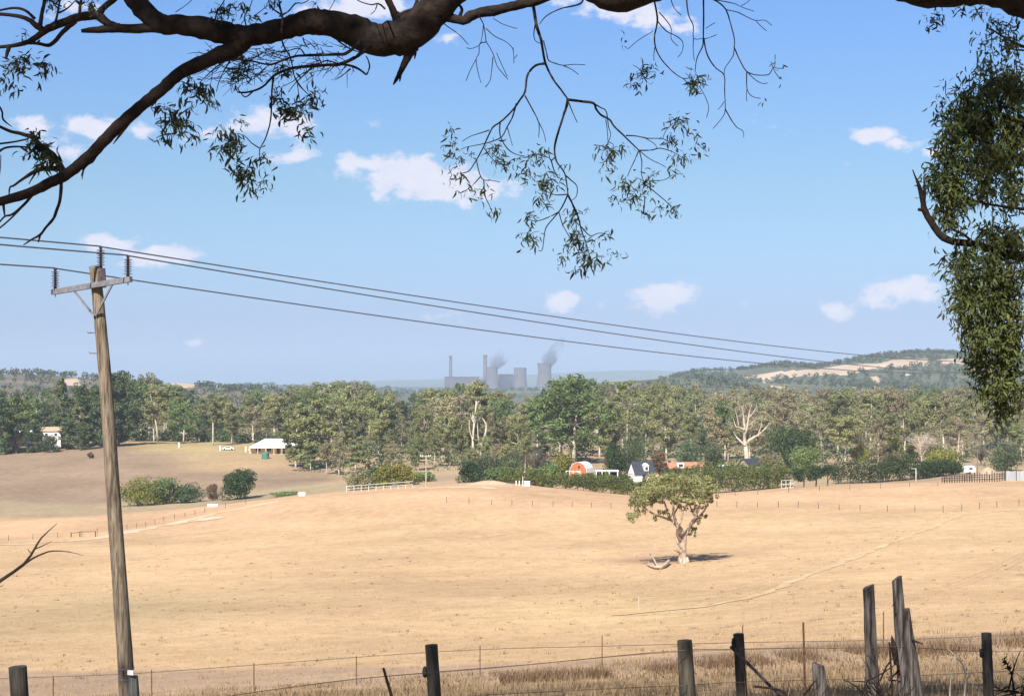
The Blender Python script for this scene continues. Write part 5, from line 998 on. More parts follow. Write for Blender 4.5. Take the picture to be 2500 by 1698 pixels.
# ------------------------------------------------------------------ grass
def blades(n, x, y, h, w, mat, name, label, seed, lean=.35):
    r = np.random.default_rng(seed); z = gz(x, y); a = r.uniform(0, 2 * np.pi, n); c, s_ = np.cos(a), np.sin(a); l = h * lean * r.uniform(0, 1, n)
    dx, dy = np.cos(a + 1.3) * l, np.sin(a + 1.3) * l
    v = np.stack([np.stack([x - c * w, y - s_ * w, z - .02], -1), np.stack([x + c * w, y + s_ * w, z - .02], -1), np.stack([x + dx, y + dy, z + h], -1)], 1).reshape(-1, 3)
    o = mesh_obj(name, v, np.arange(n * 3).reshape(n, 3), M_[mat]); tag(o, label, 'grass', kind='stuff')
def grass():
    r = np.random.default_rng(5)
    # rank dry grass between the pickets and the camera
    n = 52000; y = r.uniform(26, 62, n); u = r.uniform(-100, 2600, n); x = (u - UC) / F * y
    cl = np.sin(x * 1.3 + np.sin(y * .9) * 2) * np.sin(y * 1.1 + x * .4) + r.normal(size=n) * .5; k = cl > -.35; x, y = x[k], y[k]; n = len(x)
    blades(n, x, y, r.uniform(.04, .17, n) * (1 + .8 * (np.sin(x * .8 + y) > .4)), .016 * np.ones(n), 'grass_olive', 'rank_grass', 'rank olive-brown dry grass behind the nearest fence posts', 1, 1.1)
    # tussocks through the paddock
    nc = 5200; yc = np.exp(r.uniform(math.log(62), math.log(330), nc)); uc = r.uniform(-60, 2560, nc); xc = (uc - UC) / F * yc; m = 7
    x = np.repeat(xc, m) + r.normal(size=nc * m) * .12; y = np.repeat(yc, m) + r.normal(size=nc * m) * .12; h = np.repeat(r.uniform(.05, .2, nc), m) * r.uniform(.6, 1.2, nc * m)
    blades(len(x), x, y, h, np.clip(y * .00016, .012, .05), 'grass', 'paddock_grass', 'short pale dry grass tussocks scattered through the paddock', 2, .8)
    nc = 420; yc = np.exp(r.uniform(math.log(64), math.log(260), nc)); uc = r.uniform(-60, 2560, nc); xc = (uc - UC) / F * yc; m = 10
    x = np.repeat(xc, m) + r.normal(size=nc * m) * .14; y = np.repeat(yc, m) + r.normal(size=nc * m) * .1; h = np.repeat(r.uniform(.06, .2, nc), m)
    blades(len(x), x, y, h, np.clip(y * .0002, .015, .05), 'leaf_brown', 'dead_thistles', 'small dark dead thistle clumps dotted over the paddock', 3, .8)
    n = 420; y = r.uniform(17, 30, n); u = r.uniform(-100, 2600, n); x = (u - UC) / F * y
    blades(n, x, y, r.uniform(.35, .95, n) * np.where(u > 1300, 1.0, .7), .005 * np.ones(n), 'grass_olive', 'grass_stalks', 'thin bent dry grass stalks between the nearest fence posts', 7, .45)
    # bracken line at the fence, right side
    n = 9000; t = r.uniform(0, 1, n); u = 1150 + 1400 * t; y = 53 + r.normal(size=n) * 1.6; x = (u - UC) / F * y
    k = np.sin(x * 1.1) + np.sin(x * 2.7 + 1) > -.5; x, y = x[k], y[k]
    blades(len(x), x, y, r.uniform(.08, .34, len(x)), .02 * np.ones(len(x)), 'leaf_brown', 'bracken', 'brown dead bracken along the wire fence at the bottom right', 4, .9)
grass()

# ------------------------------------------------------------------ near gum tree: limbs hang into the top of the frame
def leaves(c, L, W, r, down=1.6, curl=.25):
    n = len(c); d = r.normal(size=(n, 3)); d[:, 2] -= down; d /= np.linalg.norm(d, axis=1)[:, None]
    e = r.normal(size=(n, 3)); e -= d * (e * d).sum(1)[:, None]; e /= np.linalg.norm(e, axis=1)[:, None]; g = np.cross(d, e)
    L = L[:, None]; W = W[:, None]; V = []
    for t, w in ((0, 0), (.3, .9), (.3, -.9), (.68, .65), (.68, -.65), (1, 0)): V.append(c + d * L * t + e * W * w * .5 + g * L * curl * t * (1 - t) * 2)
    v = np.stack(V, 1).reshape(-1, 3); f = []
    for i in range(n): k = 6 * i; f += [(k, k + 1, k + 2), (k + 1, k + 3, k + 4, k + 2), (k + 3, k + 5, k + 4)]
    return v, f
def near_gum():
    b = Vector((5.6, 5.6, float(gz(5.6, 5.6)))); root = empty('near_gum_tree', b, 'dark gum tree overhead with thick crooked limbs and drooping leaves across the top', 'tree')
    px = 10 / F
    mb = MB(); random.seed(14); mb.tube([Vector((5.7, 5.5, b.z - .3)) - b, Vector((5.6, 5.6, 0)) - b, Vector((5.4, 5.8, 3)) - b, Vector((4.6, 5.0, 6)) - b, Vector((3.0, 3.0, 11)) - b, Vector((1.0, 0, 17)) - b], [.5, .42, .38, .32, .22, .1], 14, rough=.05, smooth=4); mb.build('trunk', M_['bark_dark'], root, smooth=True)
    def limb(specs, name='limb', seg=14, rough=.09):
        for pts, rr, Y in specs:
            m = MB(); W = [];
            for p in pts: W.append((Vector(p[1:]) if p[0] == 'w' else P(p[0], p[1], Y if len(p) < 3 else p[2])) - b)
            m.tube(W, rr, seg, rough=rough, smooth=4); m.build(name if max(rr) > .03 else 'branchlet', M_['bark_dark'], root, smooth=True)
    k = px
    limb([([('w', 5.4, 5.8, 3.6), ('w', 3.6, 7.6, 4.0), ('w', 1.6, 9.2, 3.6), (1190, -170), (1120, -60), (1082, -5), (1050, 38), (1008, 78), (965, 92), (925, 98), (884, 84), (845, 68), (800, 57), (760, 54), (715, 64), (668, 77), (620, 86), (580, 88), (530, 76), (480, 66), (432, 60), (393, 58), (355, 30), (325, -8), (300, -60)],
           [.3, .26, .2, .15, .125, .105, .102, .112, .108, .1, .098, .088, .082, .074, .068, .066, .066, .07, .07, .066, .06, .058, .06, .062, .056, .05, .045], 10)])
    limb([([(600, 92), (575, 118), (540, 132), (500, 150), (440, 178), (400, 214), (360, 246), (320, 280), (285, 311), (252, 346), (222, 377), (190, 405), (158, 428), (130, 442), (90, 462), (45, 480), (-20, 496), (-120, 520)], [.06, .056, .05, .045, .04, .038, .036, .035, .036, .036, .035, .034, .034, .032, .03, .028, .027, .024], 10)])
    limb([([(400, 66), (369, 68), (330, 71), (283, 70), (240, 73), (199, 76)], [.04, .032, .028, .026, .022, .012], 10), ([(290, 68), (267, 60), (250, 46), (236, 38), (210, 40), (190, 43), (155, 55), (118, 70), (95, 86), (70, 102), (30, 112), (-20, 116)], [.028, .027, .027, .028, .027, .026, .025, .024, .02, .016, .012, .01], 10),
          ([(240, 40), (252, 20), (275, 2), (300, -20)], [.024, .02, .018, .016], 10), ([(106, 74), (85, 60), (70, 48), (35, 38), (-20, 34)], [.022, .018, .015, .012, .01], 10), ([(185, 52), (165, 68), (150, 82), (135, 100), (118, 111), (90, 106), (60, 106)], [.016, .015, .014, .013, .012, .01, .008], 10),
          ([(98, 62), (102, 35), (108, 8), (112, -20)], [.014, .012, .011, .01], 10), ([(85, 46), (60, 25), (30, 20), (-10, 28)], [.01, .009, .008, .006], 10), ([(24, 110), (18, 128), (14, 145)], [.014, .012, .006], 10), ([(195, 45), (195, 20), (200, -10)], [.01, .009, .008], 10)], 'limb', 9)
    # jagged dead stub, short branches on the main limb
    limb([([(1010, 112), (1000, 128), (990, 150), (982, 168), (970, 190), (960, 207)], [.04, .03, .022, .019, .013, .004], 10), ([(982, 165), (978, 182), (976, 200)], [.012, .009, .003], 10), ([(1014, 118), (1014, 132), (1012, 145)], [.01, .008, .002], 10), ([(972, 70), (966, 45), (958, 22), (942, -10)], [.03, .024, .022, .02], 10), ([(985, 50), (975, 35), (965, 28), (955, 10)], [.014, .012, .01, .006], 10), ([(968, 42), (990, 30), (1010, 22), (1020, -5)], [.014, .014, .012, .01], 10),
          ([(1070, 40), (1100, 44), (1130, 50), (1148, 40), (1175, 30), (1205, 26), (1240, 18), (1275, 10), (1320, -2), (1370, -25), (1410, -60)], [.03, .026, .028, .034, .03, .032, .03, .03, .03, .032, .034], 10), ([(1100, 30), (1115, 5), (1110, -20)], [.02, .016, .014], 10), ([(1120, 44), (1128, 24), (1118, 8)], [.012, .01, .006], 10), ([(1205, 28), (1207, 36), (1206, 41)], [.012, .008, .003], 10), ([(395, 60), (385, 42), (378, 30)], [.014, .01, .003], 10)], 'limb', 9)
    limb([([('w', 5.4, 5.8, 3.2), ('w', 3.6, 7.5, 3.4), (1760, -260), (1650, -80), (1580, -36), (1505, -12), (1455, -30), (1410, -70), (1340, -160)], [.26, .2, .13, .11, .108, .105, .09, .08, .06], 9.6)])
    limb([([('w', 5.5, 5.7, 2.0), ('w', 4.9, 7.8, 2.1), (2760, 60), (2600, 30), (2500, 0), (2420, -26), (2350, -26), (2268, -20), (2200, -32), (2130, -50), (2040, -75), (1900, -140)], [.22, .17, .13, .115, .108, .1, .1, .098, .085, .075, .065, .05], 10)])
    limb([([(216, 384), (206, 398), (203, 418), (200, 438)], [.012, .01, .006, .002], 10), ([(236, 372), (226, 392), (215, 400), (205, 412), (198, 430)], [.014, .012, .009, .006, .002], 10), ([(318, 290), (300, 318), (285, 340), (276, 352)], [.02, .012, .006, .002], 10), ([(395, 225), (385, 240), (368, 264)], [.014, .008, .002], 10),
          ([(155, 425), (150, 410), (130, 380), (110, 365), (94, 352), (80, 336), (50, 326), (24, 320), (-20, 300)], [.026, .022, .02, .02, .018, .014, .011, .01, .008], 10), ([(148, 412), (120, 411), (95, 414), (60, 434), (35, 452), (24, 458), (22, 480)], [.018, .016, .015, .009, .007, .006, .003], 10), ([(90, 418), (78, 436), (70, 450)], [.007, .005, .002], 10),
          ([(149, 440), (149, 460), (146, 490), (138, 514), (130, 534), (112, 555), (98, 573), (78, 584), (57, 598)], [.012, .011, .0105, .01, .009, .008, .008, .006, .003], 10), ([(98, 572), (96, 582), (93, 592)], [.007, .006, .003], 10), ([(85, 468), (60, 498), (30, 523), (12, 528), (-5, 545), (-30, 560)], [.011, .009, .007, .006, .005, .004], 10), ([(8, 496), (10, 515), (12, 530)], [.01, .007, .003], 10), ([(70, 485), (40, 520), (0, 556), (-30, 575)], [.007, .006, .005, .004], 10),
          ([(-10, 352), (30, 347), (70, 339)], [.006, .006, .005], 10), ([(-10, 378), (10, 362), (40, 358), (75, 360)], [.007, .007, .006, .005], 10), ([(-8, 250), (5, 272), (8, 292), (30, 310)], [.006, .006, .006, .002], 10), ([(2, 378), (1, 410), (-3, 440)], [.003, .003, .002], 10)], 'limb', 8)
    # fine branchlets
    TW = [([(905, 112), (885, 128), (864, 141), (829, 157), (800, 160), (766, 161), (719, 165), (690, 175), (668, 185), (648, 205), (628, 220), (600, 226), (581, 224)], .013), ([(880, 100), (864, 116), (845, 130), (825, 134), (785, 134), (746, 136), (720, 138), (695, 145), (664, 157), (640, 155), (613, 149), (580, 146), (545, 150)], .011),
          ([(829, 157), (850, 160), (872, 168), (888, 178), (896, 181), (902, 165), (899, 148), (893, 138)], .009), ([(688, 67), (688, 85), (691, 106), (700, 125), (707, 138), (714, 160), (719, 185), (727, 205), (745, 225), (762, 240)], .006), ([(668, 190), (664, 215), (662, 245), (662, 280), (657, 310), (648, 338), (638, 358), (634, 372), (637, 400)], .006), ([(634, 361), (615, 350), (598, 332), (580, 325)], .004),
          ([(815, 70), (822, 95), (840, 112), (862, 122), (885, 130)], .007), ([(740, 92), (745, 105), (754, 119)], .005), ([(746, 136), (730, 118), (700, 125), (670, 125), (650, 118)], .005), ([(766, 161), (740, 185), (720, 205), (705, 225)], .005), ([(829, 157), (800, 148), (780, 155), (760, 170), (735, 180), (715, 200), (690, 210)], .005), ([(620, 222), (600, 236), (585, 222), (575, 210)], .005), ([(700, 150), (680, 140), (660, 135), (640, 112)], .004), ([(560, 150), (545, 175), (535, 200), (528, 225)], .005), ([(545, 150), (520, 170), (500, 190), (485, 205)], .005), ([(480, 205), (484, 240), (478, 262)], .003), ([(640, 200), (620, 180), (600, 175), (580, 190)], .004), ([(613, 149), (590, 165), (560, 170), (540, 185), (515, 190)], .004), ([(719, 185), (735, 210), (750, 228), (765, 232)], .004), ([(725, 205), (730, 240), (740, 270), (750, 300)], .003),
          ([(1298, -10), (1301, 13), (1310, 58), (1316, 80), (1321, 98), (1330, 151), (1350, 191), (1368, 218), (1386, 244)], .012), ([(1386, 244), (1420, 247), (1448, 251), (1455, 268), (1468, 282), (1488, 293), (1500, 308), (1519, 328), (1540, 350), (1561, 368)], .0095), ([(1386, 244), (1382, 262), (1377, 275), (1370, 300), (1363, 319), (1355, 355), (1354, 378), (1360, 395), (1372, 412), (1381, 430), (1386, 475)], .009),
          ([(1330, 155), (1310, 158), (1294, 172), (1286, 190), (1283, 222), (1270, 244), (1257, 262), (1240, 280), (1221, 297), (1205, 310), (1195, 324), (1185, 345), (1177, 364), (1164, 390), (1146, 417), (1130, 422)], .008), ([(1261, 255), (1250, 285), (1239, 310), (1226, 335), (1200, 345), (1170, 352), (1140, 360), (1125, 365)], .005), ([(1221, 300), (1221, 330), (1240, 362), (1262, 376), (1280, 382)], .005), ([(1239, 312), (1245, 335), (1252, 355)], .003), ([(1195, 318), (1170, 325), (1150, 332), (1130, 345)], .004), ([(1283, 235), (1300, 268), (1315, 300), (1315, 335)], .005), ([(1312, 292), (1325, 320), (1332, 345)], .003), ([(1164, 392), (1170, 425), (1180, 440), (1200, 440), (1222, 444)], .004), ([(1172, 432), (1150, 455), (1128, 470)], .004), ([(1180, 440), (1185, 480), (1196, 500), (1203, 520)], .004), ([(1182, 362), (1200, 385), (1215, 400)], .004),
          ([(1425, -5), (1418, 8), (1399, 15), (1370, 22), (1346, 31), (1330, 42), (1317, 58)], .006), ([(1328, 100), (1335, 130), (1340, 148), (1358, 155), (1375, 160), (1400, 158), (1428, 158)], .0045), ([(1375, 160), (1395, 170), (1412, 181)], .0035), ([(1306, 60), (1303, 85), (1308, 100), (1322, 108)], .004), ([(1388, 250), (1398, 275), (1410, 298)], .0045), ([(1448, 251), (1465, 262), (1480, 270), (1484, 290), (1486, 310), (1490, 330), (1483, 355)], .0045), ([(1480, 292), (1482, 320), (1484, 345)], .003), ([(1530, 330), (1555, 333), (1580, 338), (1620, 340), (1645, 355)], .0045), ([(1561, 368), (1590, 366), (1612, 362), (1640, 370), (1665, 385)], .0045), ([(1561, 368), (1550, 390), (1540, 410), (1532, 432)], .004), ([(1561, 368), (1566, 395), (1567, 425), (1575, 450)], .004), ([(1561, 368), (1585, 388), (1615, 402), (1625, 410)], .003), ([(1570, 335), (1595, 350), (1605, 362)], .003), ([(1355, 385), (1345, 392), (1340, 375), (1340, 360)], .005), ([(1345, 392), (1352, 415), (1364, 432), (1381, 440)], .0045), ([(1386, 475), (1375, 500), (1363, 519), (1345, 540), (1332, 559), (1328, 585), (1325, 610), (1315, 612)], .005), ([(1386, 475), (1360, 475), (1340, 470), (1322, 460)], .004), ([(1386, 475), (1400, 500), (1412, 530), (1420, 560), (1430, 590), (1440, 630)], .0065), ([(1381, 430), (1395, 440), (1408, 455), (1408, 478), (1395, 490)], .0045), ([(1363, 519), (1340, 530), (1310, 538), (1285, 535)], .004), ([(1365, 520), (1375, 550), (1390, 575), (1400, 590)], .004), ([(1420, 555), (1440, 575), (1460, 570), (1478, 570)], .004), ([(1372, 630), (1368, 645), (1362, 648)], .003), ([(1575, 450), (1600, 470), (1625, 490), (1640, 505), (1655, 530)], .004), ([(1590, 440), (1620, 440), (1645, 425)], .003), ([(1575, 480), (1572, 505), (1570, 520)], .004), ([(1645, 300), (1625, 320), (1618, 340)], .003)]
    TW += [([(1594, -10), (1605, 44), (1603, 70), (1598, 90), (1600, 115), (1612, 140), (1624, 157), (1645, 178), (1667, 192), (1690, 190)], .006), ([(1605, 50), (1625, 75), (1650, 88), (1666, 102), (1666, 125), (1655, 140)], .004), ([(1610, 30), (1632, 55), (1640, 72), (1640, 95), (1655, 112)], .0035), ([(1592, 78), (1560, 98), (1532, 122)], .0025), ([(1598, 115), (1597, 135), (1596, 150)], .003), ([(1675, -10), (1681, 35), (1692, 63), (1694, 94), (1718, 95)], .0045), ([(1694, 94), (1692, 120), (1695, 148)], .003), ([(1717, -10), (1717, 40), (1718, 94), (1714, 114), (1703, 135), (1698, 155), (1698, 178)], .0055), ([(1718, 94), (1725, 125), (1734, 149), (1750, 168), (1767, 185), (1769, 220), (1771, 267), (1765, 285), (1742, 313)], .005), ([(1771, 267), (1785, 292), (1800, 310), (1813, 320), (1816, 335)], .004),
           ([(1730, -5), (1752, 4), (1773, 24), (1787, 67), (1792, 98), (1791, 125), (1790, 137), (1780, 150), (1769, 168), (1767, 186)], .005), ([(1792, 114), (1805, 145), (1820, 173), (1835, 180), (1851, 183), (1875, 183), (1885, 170), (1891, 161), (1892, 145), (1893, 134)], .0045), ([(1822, 178), (1824, 212), (1830, 230), (1842, 238), (1856, 241)], .0035), ([(1826, 178), (1845, 195), (1862, 203), (1874, 203)], .003), ([(1773, 24), (1800, 30), (1820, 39), (1845, 50), (1868, 50), (1885, 62)], .0035), ([(1845, 50), (1858, 65), (1872, 75)], .0025), ([(1749, 0), (1790, 8), (1812, 18), (1840, 27)], .0035), ([(1810, 15), (1825, 5), (1835, -5)], .0025), ([(1824, 212), (1822, 230), (1822, 246)], .0025), ([(1885, 163), (1900, 168), (1912, 167)], .0025), ([(1718, 95), (1735, 92), (1750, 84)], .0022), ([(1722, 70), (1735, 62), (1746, 57)], .002), ([(1769, 250), (1760, 262), (1754, 268)], .0025), ([(1667, 192), (1690, 215), (1706, 225)], .003), ([(1706, 210), (1722, 235), (1730, 262), (1724, 288)], .0025), ([(1882, 150), (1890, 175), (1904, 192)], .0022), ([(1637, -5), (1645, 20), (1662, 38)], .003),
           ([(1168, 38), (1180, 60), (1185, 95), (1188, 103), (1202, 130), (1210, 155), (1218, 168), (1240, 195)], .0035), ([(1188, 103), (1172, 108), (1170, 130), (1163, 145), (1166, 175), (1175, 202)], .0035), ([(1186, 70), (1210, 90), (1235, 102), (1252, 120), (1254, 142), (1262, 135)], .0032), ([(1180, 62), (1178, 85), (1172, 108), (1150, 118), (1140, 116)], .003), ([(1204, 140), (1202, 165), (1196, 195), (1184, 214)], .003), ([(1163, 145), (1148, 172), (1138, 198)], .0025), ([(1075, 52), (1095, 66), (1120, 85), (1142, 109)], .004), ([(1252, 118), (1254, 135), (1254, 154)], .002), ([(1205, 45), (1225, 58), (1250, 68), (1262, 70)], .002), ([(1212, 130), (1225, 160), (1238, 188)], .002),
           ([(520, 62), (530, 30), (545, 5), (555, -15)], .006), ([(690, 64), (690, 40), (684, 15), (680, -10)], .009), ([(686, 36), (665, 20), (655, 0)], .006), ([(684, 40), (705, 28), (720, 10), (740, 8), (760, -4)], .006), ([(430, 30), (455, 12), (475, -8)], .003), ([(800, 30), (812, 10), (820, -10)], .003), ([(130, 70), (140, 40), (145, 12), (150, -10)], .009), ([(145, 30), (165, 20), (185, 0)], .007), ([(150, 15), (125, 5), (110, -10)], .006), ([(600, 60), (598, 40), (610, 20), (620, -10)], .005), ([(620, 40), (640, 25), (660, 10)], .004), ([(940, 22), (925, 10), (905, 12), (880, 4), (860, -8)], .006), ([(920, 12), (915, 28), (905, 35)], .004)]
    m = MB(); random.seed(21)
    for pts, r0_ in TW:
        n = len(pts); Y0 = 10 + random.uniform(-.25, .25); m.tube([P(u + random.uniform(-1.2, 1.2), v + random.uniform(-1.2, 1.2), Y0 + .25 * math.sin(i * .9 + u)) - b for i, (u, v) in enumerate(pts)], [max(.0022, r0_ * (1 - .6 * i / (n - 1))) for i in range(n)], 6, rough=.1, smooth=3)
    CL = [(430, 290, 48, 42, 110, 1.15), (400, 262, 30, 14, 22, 1), (410, 330, 30, 20, 26, 1), (460, 340, 20, 22, 16, 1), (483, 215, 42, 28, 75, 1), (505, 245, 22, 16, 26, 1), (580, 180, 42, 24, 60, .9), (605, 150, 34, 18, 38, .8), (690, 165, 22, 16, 34, .9), (680, 235, 26, 26, 44, .9), (706, 275, 34, 24, 70, 1), (730, 275, 20, 18, 30, 1.1), (762, 240, 24, 28, 44, .9), (770, 225, 22, 10, 14, .8), (752, 325, 16, 24, 26, .9), (560, 345, 34, 40, 80, 1), (545, 365, 26, 14, 24, 1), (600, 420, 30, 40, 70, 1), (580, 395, 20, 20, 26, 1.1), (645, 385, 16, 22, 24, .9), (642, 448, 16, 16, 22, .9), (610, 468, 12, 16, 16, 1), (585, 300, 26, 10, 14, .7), (95, 362, 34, 26, 110, 1.2), (80, 325, 14, 18, 26, 1.1), (110, 395, 26, 18, 34, 1.2), (45, 160, 40, 24, 70, 1), (112, 160, 18, 18, 26, 1), (70, 140, 20, 14, 20, .9), (105, 182, 14, 10, 12, 1), (15, 210, 16, 18, 20, 1), (35, 215, 14, 8, 8, 1), (550, 28, 34, 24, 60, .9), (612, 42, 12, 16, 18, .9), (530, 48, 14, 10, 12, .9), (668, 10, 18, 12, 22, .9), (220, 14, 22, 16, 40, .9), (140, 8, 26, 12, 26, .9), (60, 85, 14, 12, 14, .8), (590, 8, 16, 12, 14, .9), (120, 2, 12, 10, 14, .9), (770, 12, 12, 8, 8, .7), (640, 130, 30, 10, 16, .7), (520, 140, 24, 12, 22, .8), (455, 205, 18, 18, 18, .9)]
    CD = [(1101, 315, 16, 12, 14), (1106, 350, 18, 20, 22), (1115, 390, 14, 18, 18), (1099, 420, 14, 14, 14), (1133, 435, 14, 10, 10), (1124, 472, 20, 6, 8), (1177, 465, 24, 26, 22), (1204, 523, 20, 12, 14), (1150, 377, 6, 10, 5), (1208, 364, 20, 26, 34), (1235, 404, 30, 26, 42), (1315, 377, 32, 20, 42), (1275, 425, 26, 14, 30), (1326, 450, 30, 34, 78), (1320, 490, 26, 18, 28), (1283, 532, 28, 16, 22), (1288, 578, 36, 26, 46), (1406, 525, 16, 26, 50), (1412, 590, 28, 42, 100), (1443, 634, 34, 26, 76), (1420, 660, 26, 14, 16), (1366, 630, 12, 16, 12), (1470, 575, 18, 14, 16), (1500, 621, 14, 10, 10), (1479, 364, 28, 22, 40), (1495, 395, 16, 18, 20), (1519, 355, 14, 16, 18), (1528, 448, 26, 26, 40), (1576, 448, 28, 26, 46), (1554, 484, 28, 16, 30), (1508, 490, 20, 16, 18), (1572, 520, 10, 16, 18), (1640, 512, 24, 22, 24), (1647, 421, 14, 12, 14), (1650, 295, 24, 14, 30), (1668, 300, 10, 18, 14), (1683, 328, 12, 14, 10), (1638, 342, 20, 16, 26), (1669, 381, 14, 16, 20), (1700, 350, 16, 14, 10), (1718, 360, 8, 14, 6), (1645, 382, 10, 12, 8), (1610, 505, 18, 10, 12), (1572, 182, 34, 24, 48), (1590, 165, 22, 12, 18), (1558, 205, 16, 14, 16), (1690, 205, 20, 28, 48), (1700, 190, 28, 8, 16), (1528, 104, 5, 7, 6), (1495, 420, 24, 12, 16), (1380, 410, 6, 8, 3), (1360, 455, 8, 10, 6), (1907, 193, 6, 3, 3), (1868, 245, 4, 3, 2), (1912, 167, 3, 3, 2), (2272, 55, 20, 8, 26), (2285, 38, 14, 10, 18), (2340, 20, 16, 8, 12), (2385, 25, 22, 12, 26), (2420, 55, 40, 18, 34), (2460, 62, 40, 20, 30), (2445, 85, 14, 8, 14), (2480, 40, 20, 16, 16)]
    r = np.random.default_rng(12); cs, Ls = [], []
    for c in CL + [(a, b_, c_, d, n, .82) for a, b_, c_, d, n in CD]:
        u, v, ru, rv, n, sz = c; Y0 = 10 + r.uniform(-.3, .3); ctr = P(u, v, Y0)
        ts = [ctr - b] + [P(u + r.uniform(-1, 1) * ru * 1.05, v + r.uniform(-1.1, 1.0) * rv, Y0 + r.uniform(-.1, .1)) - b for _ in range(max(3, n // 6))]
        for t in ts[1:]: mid = ts[0].lerp(t, .5) + Vector((0, 0, .01)); m.tube([ts[0], mid, t], [.0026, .0022, .0016], 4, smooth=2)
        idx = r.integers(0, len(ts), n); f_ = r.uniform(.2, 1, n)
        for i in range(n):
            p = ts[0].lerp(ts[idx[i]], float(f_[i])) + Vector(r.normal(size=3) * [.026, .04, .022]); cs.append(tuple(p)); Ls.append(sz)
    random.seed(99)      # fine leafless tangle under the main limb
    for k in range(150):
        u, v = random.uniform(500, 860), 0; v = random.uniform(105, 185) + (700 - u) * .12 * (u < 700); a = P(u, v, 10 + random.uniform(-.3, .3)) - b; g = Vector((random.uniform(-.16, .05), random.uniform(-.05, .05), random.uniform(-.09, .07)))
        m.tube([a, a + g * .5 + Vector((0, 0, random.uniform(-.015, .015))), a + g], [.0032, .0024, .0012], 4, smooth=2)
        if random.random() < .6: m.tube([a + g * .5, a + g * .5 + Vector((random.uniform(-.06, .03), 0, random.uniform(-.06, .03)))], [.002, .001], 4)
    m.build('twigs', M_['bark_dark'], root, smooth=True)
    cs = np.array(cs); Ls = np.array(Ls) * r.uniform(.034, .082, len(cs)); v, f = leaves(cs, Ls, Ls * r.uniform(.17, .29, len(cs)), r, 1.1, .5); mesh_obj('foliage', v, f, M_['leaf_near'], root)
    # upper crown above and behind the camera
    cl = []
    for i in range(300):
        y = r.uniform(-9, 12); x = r.uniform(-24, 20); z = r.uniform(5, 25) if y < 4 else r.uniform(9, 25)
        if z < .30 * y + 2.6: continue
        cl.append((x - b.x, y - b.y, z - b.z, 1.7, 1.1, 95))
    cc = np.concatenate([ell(c[:3], (c[3], c[3], c[4]), c[5], r, .2) for c in cl]); L = r.uniform(.3, .6, len(cc)); v, f = cards(cc, L, L * .4, r, 1); mesh_obj('crown', v, f, M_['leaf_near'], root)
near_gum()

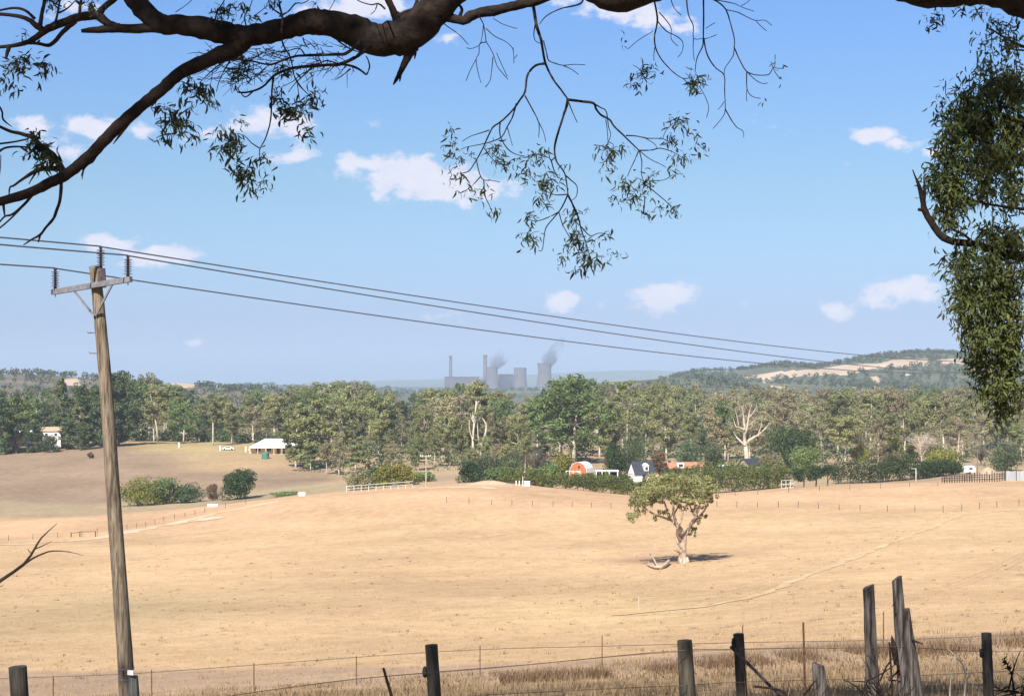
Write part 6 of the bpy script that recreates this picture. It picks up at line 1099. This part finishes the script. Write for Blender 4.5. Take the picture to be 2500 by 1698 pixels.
def right_gum():
    Y = 16.0; b = at(3000, Y); root = empty('right_gum_tree', b, 'dense leafy gum filling the right edge with one bare curved dead branch', 'tree'); r = np.random.default_rng(19); random.seed(19)
    def q(u, v, dy=0): return P(u, v, Y + dy) - b
    mb = MB(); mb.tube([Vector((0, 0, -.3)), q(2960, 1000), q(2900, 600), q(2840, 300), q(2820, 0), q(2800, -300)], [.34, .3, .26, .2, .14, .06], 12, rough=.06, smooth=3); mb.build('trunk', M_['bark_dark'], root, smooth=True)
    m = MB()
    for pts, rr in (([(2900, 700), (2700, 668), (2600, 648), (2500, 628), (2430, 612), (2380, 596), (2330, 590), (2300, 577), (2275, 545), (2257, 513), (2253, 490), (2244, 455), (2236, 435), (2228, 414)], [.1, .07, .055, .048, .042, .036, .034, .036, .034, .032, .028, .02, .01, .005]), ([(2254, 495), (2257, 470), (2257, 440)], [.024, .018, .006]), ([(2262, 512), (2250, 512), (2241, 511)], [.022, .018, .014]), ([(2240, 452), (2232, 454)], [.008, .004])):
        m.tube([q(u, v) for u, v in pts], rr, 9, rough=.08, smooth=4)
    m.build('dead_branch', M_['bark_dark'], root, smooth=True)
    m = MB()
    for pts, rr in (([(2860, 420), (2700, 380), (2560, 330), (2440, 280), (2350, 270)], [.08, .06, .04, .025, .01]), ([(2890, 620), (2700, 540), (2560, 518), (2500, 510), (2420, 500), (2370, 488), (2300, 470)], [.05, .03, .018, .015, .012, .009, .005]), ([(2900, 760), (2700, 800), (2560, 790), (2440, 760), (2370, 740)], [.07, .05, .035, .02, .01]), ([(2920, 900), (2700, 930), (2560, 900), (2450, 930), (2430, 990)], [.06, .04, .03, .02, .008]), ([(2380, 595), (2350, 570), (2325, 560), (2320, 540)], [.014, .012, .01, .005]), ([(2820, 60), (2640, 120), (2520, 120), (2450, 90), (2420, 70)], [.05, .03, .018, .012, .005]), ([(2520, 125), (2470, 120), (2440, 110)], [.012, .008, .004])):
        m.tube([q(u, v, random.uniform(-.3, .3)) for u, v in pts], rr, 7, rough=.06, smooth=3)
    CLU = [(2450, 275, 80, 85, 1300), (2378, 290, 55, 70, 800), (2335, 270, 30, 40, 230), (2480, 200, 50, 40, 330), (2430, 215, 34, 24, 160), (2330, 350, 40, 50, 360), (2400, 380, 60, 40, 560), (2480, 380, 50, 60, 560), (2312, 402, 24, 20, 150), (2296, 436, 20, 26, 240), (2322, 474, 30, 34, 420), (2318, 522, 22, 26, 260), (2360, 440, 36, 40, 300), (2400, 455, 34, 40, 230), (2450, 470, 30, 40, 150), (2490, 460, 22, 40, 120), (2440, 512, 40, 8, 40), (2410, 566, 30, 12, 90), (2430, 585, 50, 26, 300), (2480, 590, 30, 36, 230), (2370, 625, 34, 26, 230), (2340, 640, 20, 28, 130), (2400, 670, 60, 50, 800), (2480, 680, 40, 70, 620), (2345, 710, 26, 40, 230), (2335, 760, 22, 24, 120), (2390, 760, 50, 50, 620), (2370, 820, 30, 40, 260), (2440, 800, 46, 60, 620), (2490, 800, 26, 60, 260), (2400, 860, 36, 44, 420), (2460, 880, 40, 50, 460), (2425, 930, 34, 34, 330), (2480, 940, 24, 36, 180), (2448, 985, 20, 26, 140), (2452, 1010, 12, 14, 50), (2400, 965, 16, 12, 50), (2480, 130, 30, 22, 60), (2440, 165, 40, 20, 80), (2400, 130, 24, 20, 22), (2420, 100, 30, 14, 26), (2470, 95, 30, 16, 40), (2350, 205, 20, 16, 22), (2405, 135, 8, 8, 8), (2322, 218, 8, 8, 8)]
    CLU += [(2580, 300, 90, 90, 900), (2600, 480, 90, 80, 700), (2600, 660, 100, 90, 900), (2590, 840, 90, 90, 800), (2600, 130, 80, 70, 500), (2750, 400, 110, 160, 900), (2760, 750, 110, 160, 900)]
    cs = []
    for (u, v, ru, rv, n) in CLU:
        s = Y / F; n = int(n * 1.25); nb = max(3, n // 46); sub = ell((0, 0, 0), (ru * s, max(.35, (ru + rv) / 2 * s * 1.1), rv * s), nb, r, .3); c0 = np.array(q(u, v))
        for k in range(nb):
            nn = n // nb; cs.append(c0 + sub[k] + r.normal(size=(nn, 3)) * [.05, .06, .07] * np.array([1.1, 1.1, 1]))
            if k % 3 == 0: a = Vector(c0 + sub[k]); m.tube([a + Vector((0, 0, .1)), a + Vector((0, 0, -.03)), a + Vector((r.normal() * .04, 0, -.16))], [.006, .004, .002], 4)
    m.build('branches', M_['bark_dark'], root, smooth=True)
    cs = np.concatenate(cs); L = r.uniform(.055, .105, len(cs)); v, f = leaves(cs, L, L * r.uniform(.2, .32, len(cs)), r, 1.3, .5); mesh_obj('foliage', v, f, M_['leaf_right'], root)
right_gum()

# ------------------------------------------------------------------ haze
def haze():
    x, y0, y1, z0, z1 = 12600, -160, 13800, -140, 225
    o = MB().box((0, (y0 + y1) / 2, (z0 + z1) / 2), (2 * x, y1 - y0, z1 - z0)).build('haze', None)
    m = bpy.data.materials.new('haze'); m.use_nodes = True; N = m.node_tree.nodes; N.remove(N['Principled BSDF']); v = N.new('ShaderNodeVolumePrincipled')
    v.inputs['Color'].default_value = (.60, .76, 1.0, 1); v.inputs['Density'].default_value = HAZE; v.inputs['Anisotropy'].default_value = 0.0
    m.node_tree.links.new(v.outputs[0], N['Material Output'].inputs['Volume']); o.data.materials.clear(); o.data.materials.append(m); tag(o, kind='stuff')
HAZE = 8.5e-5
haze()
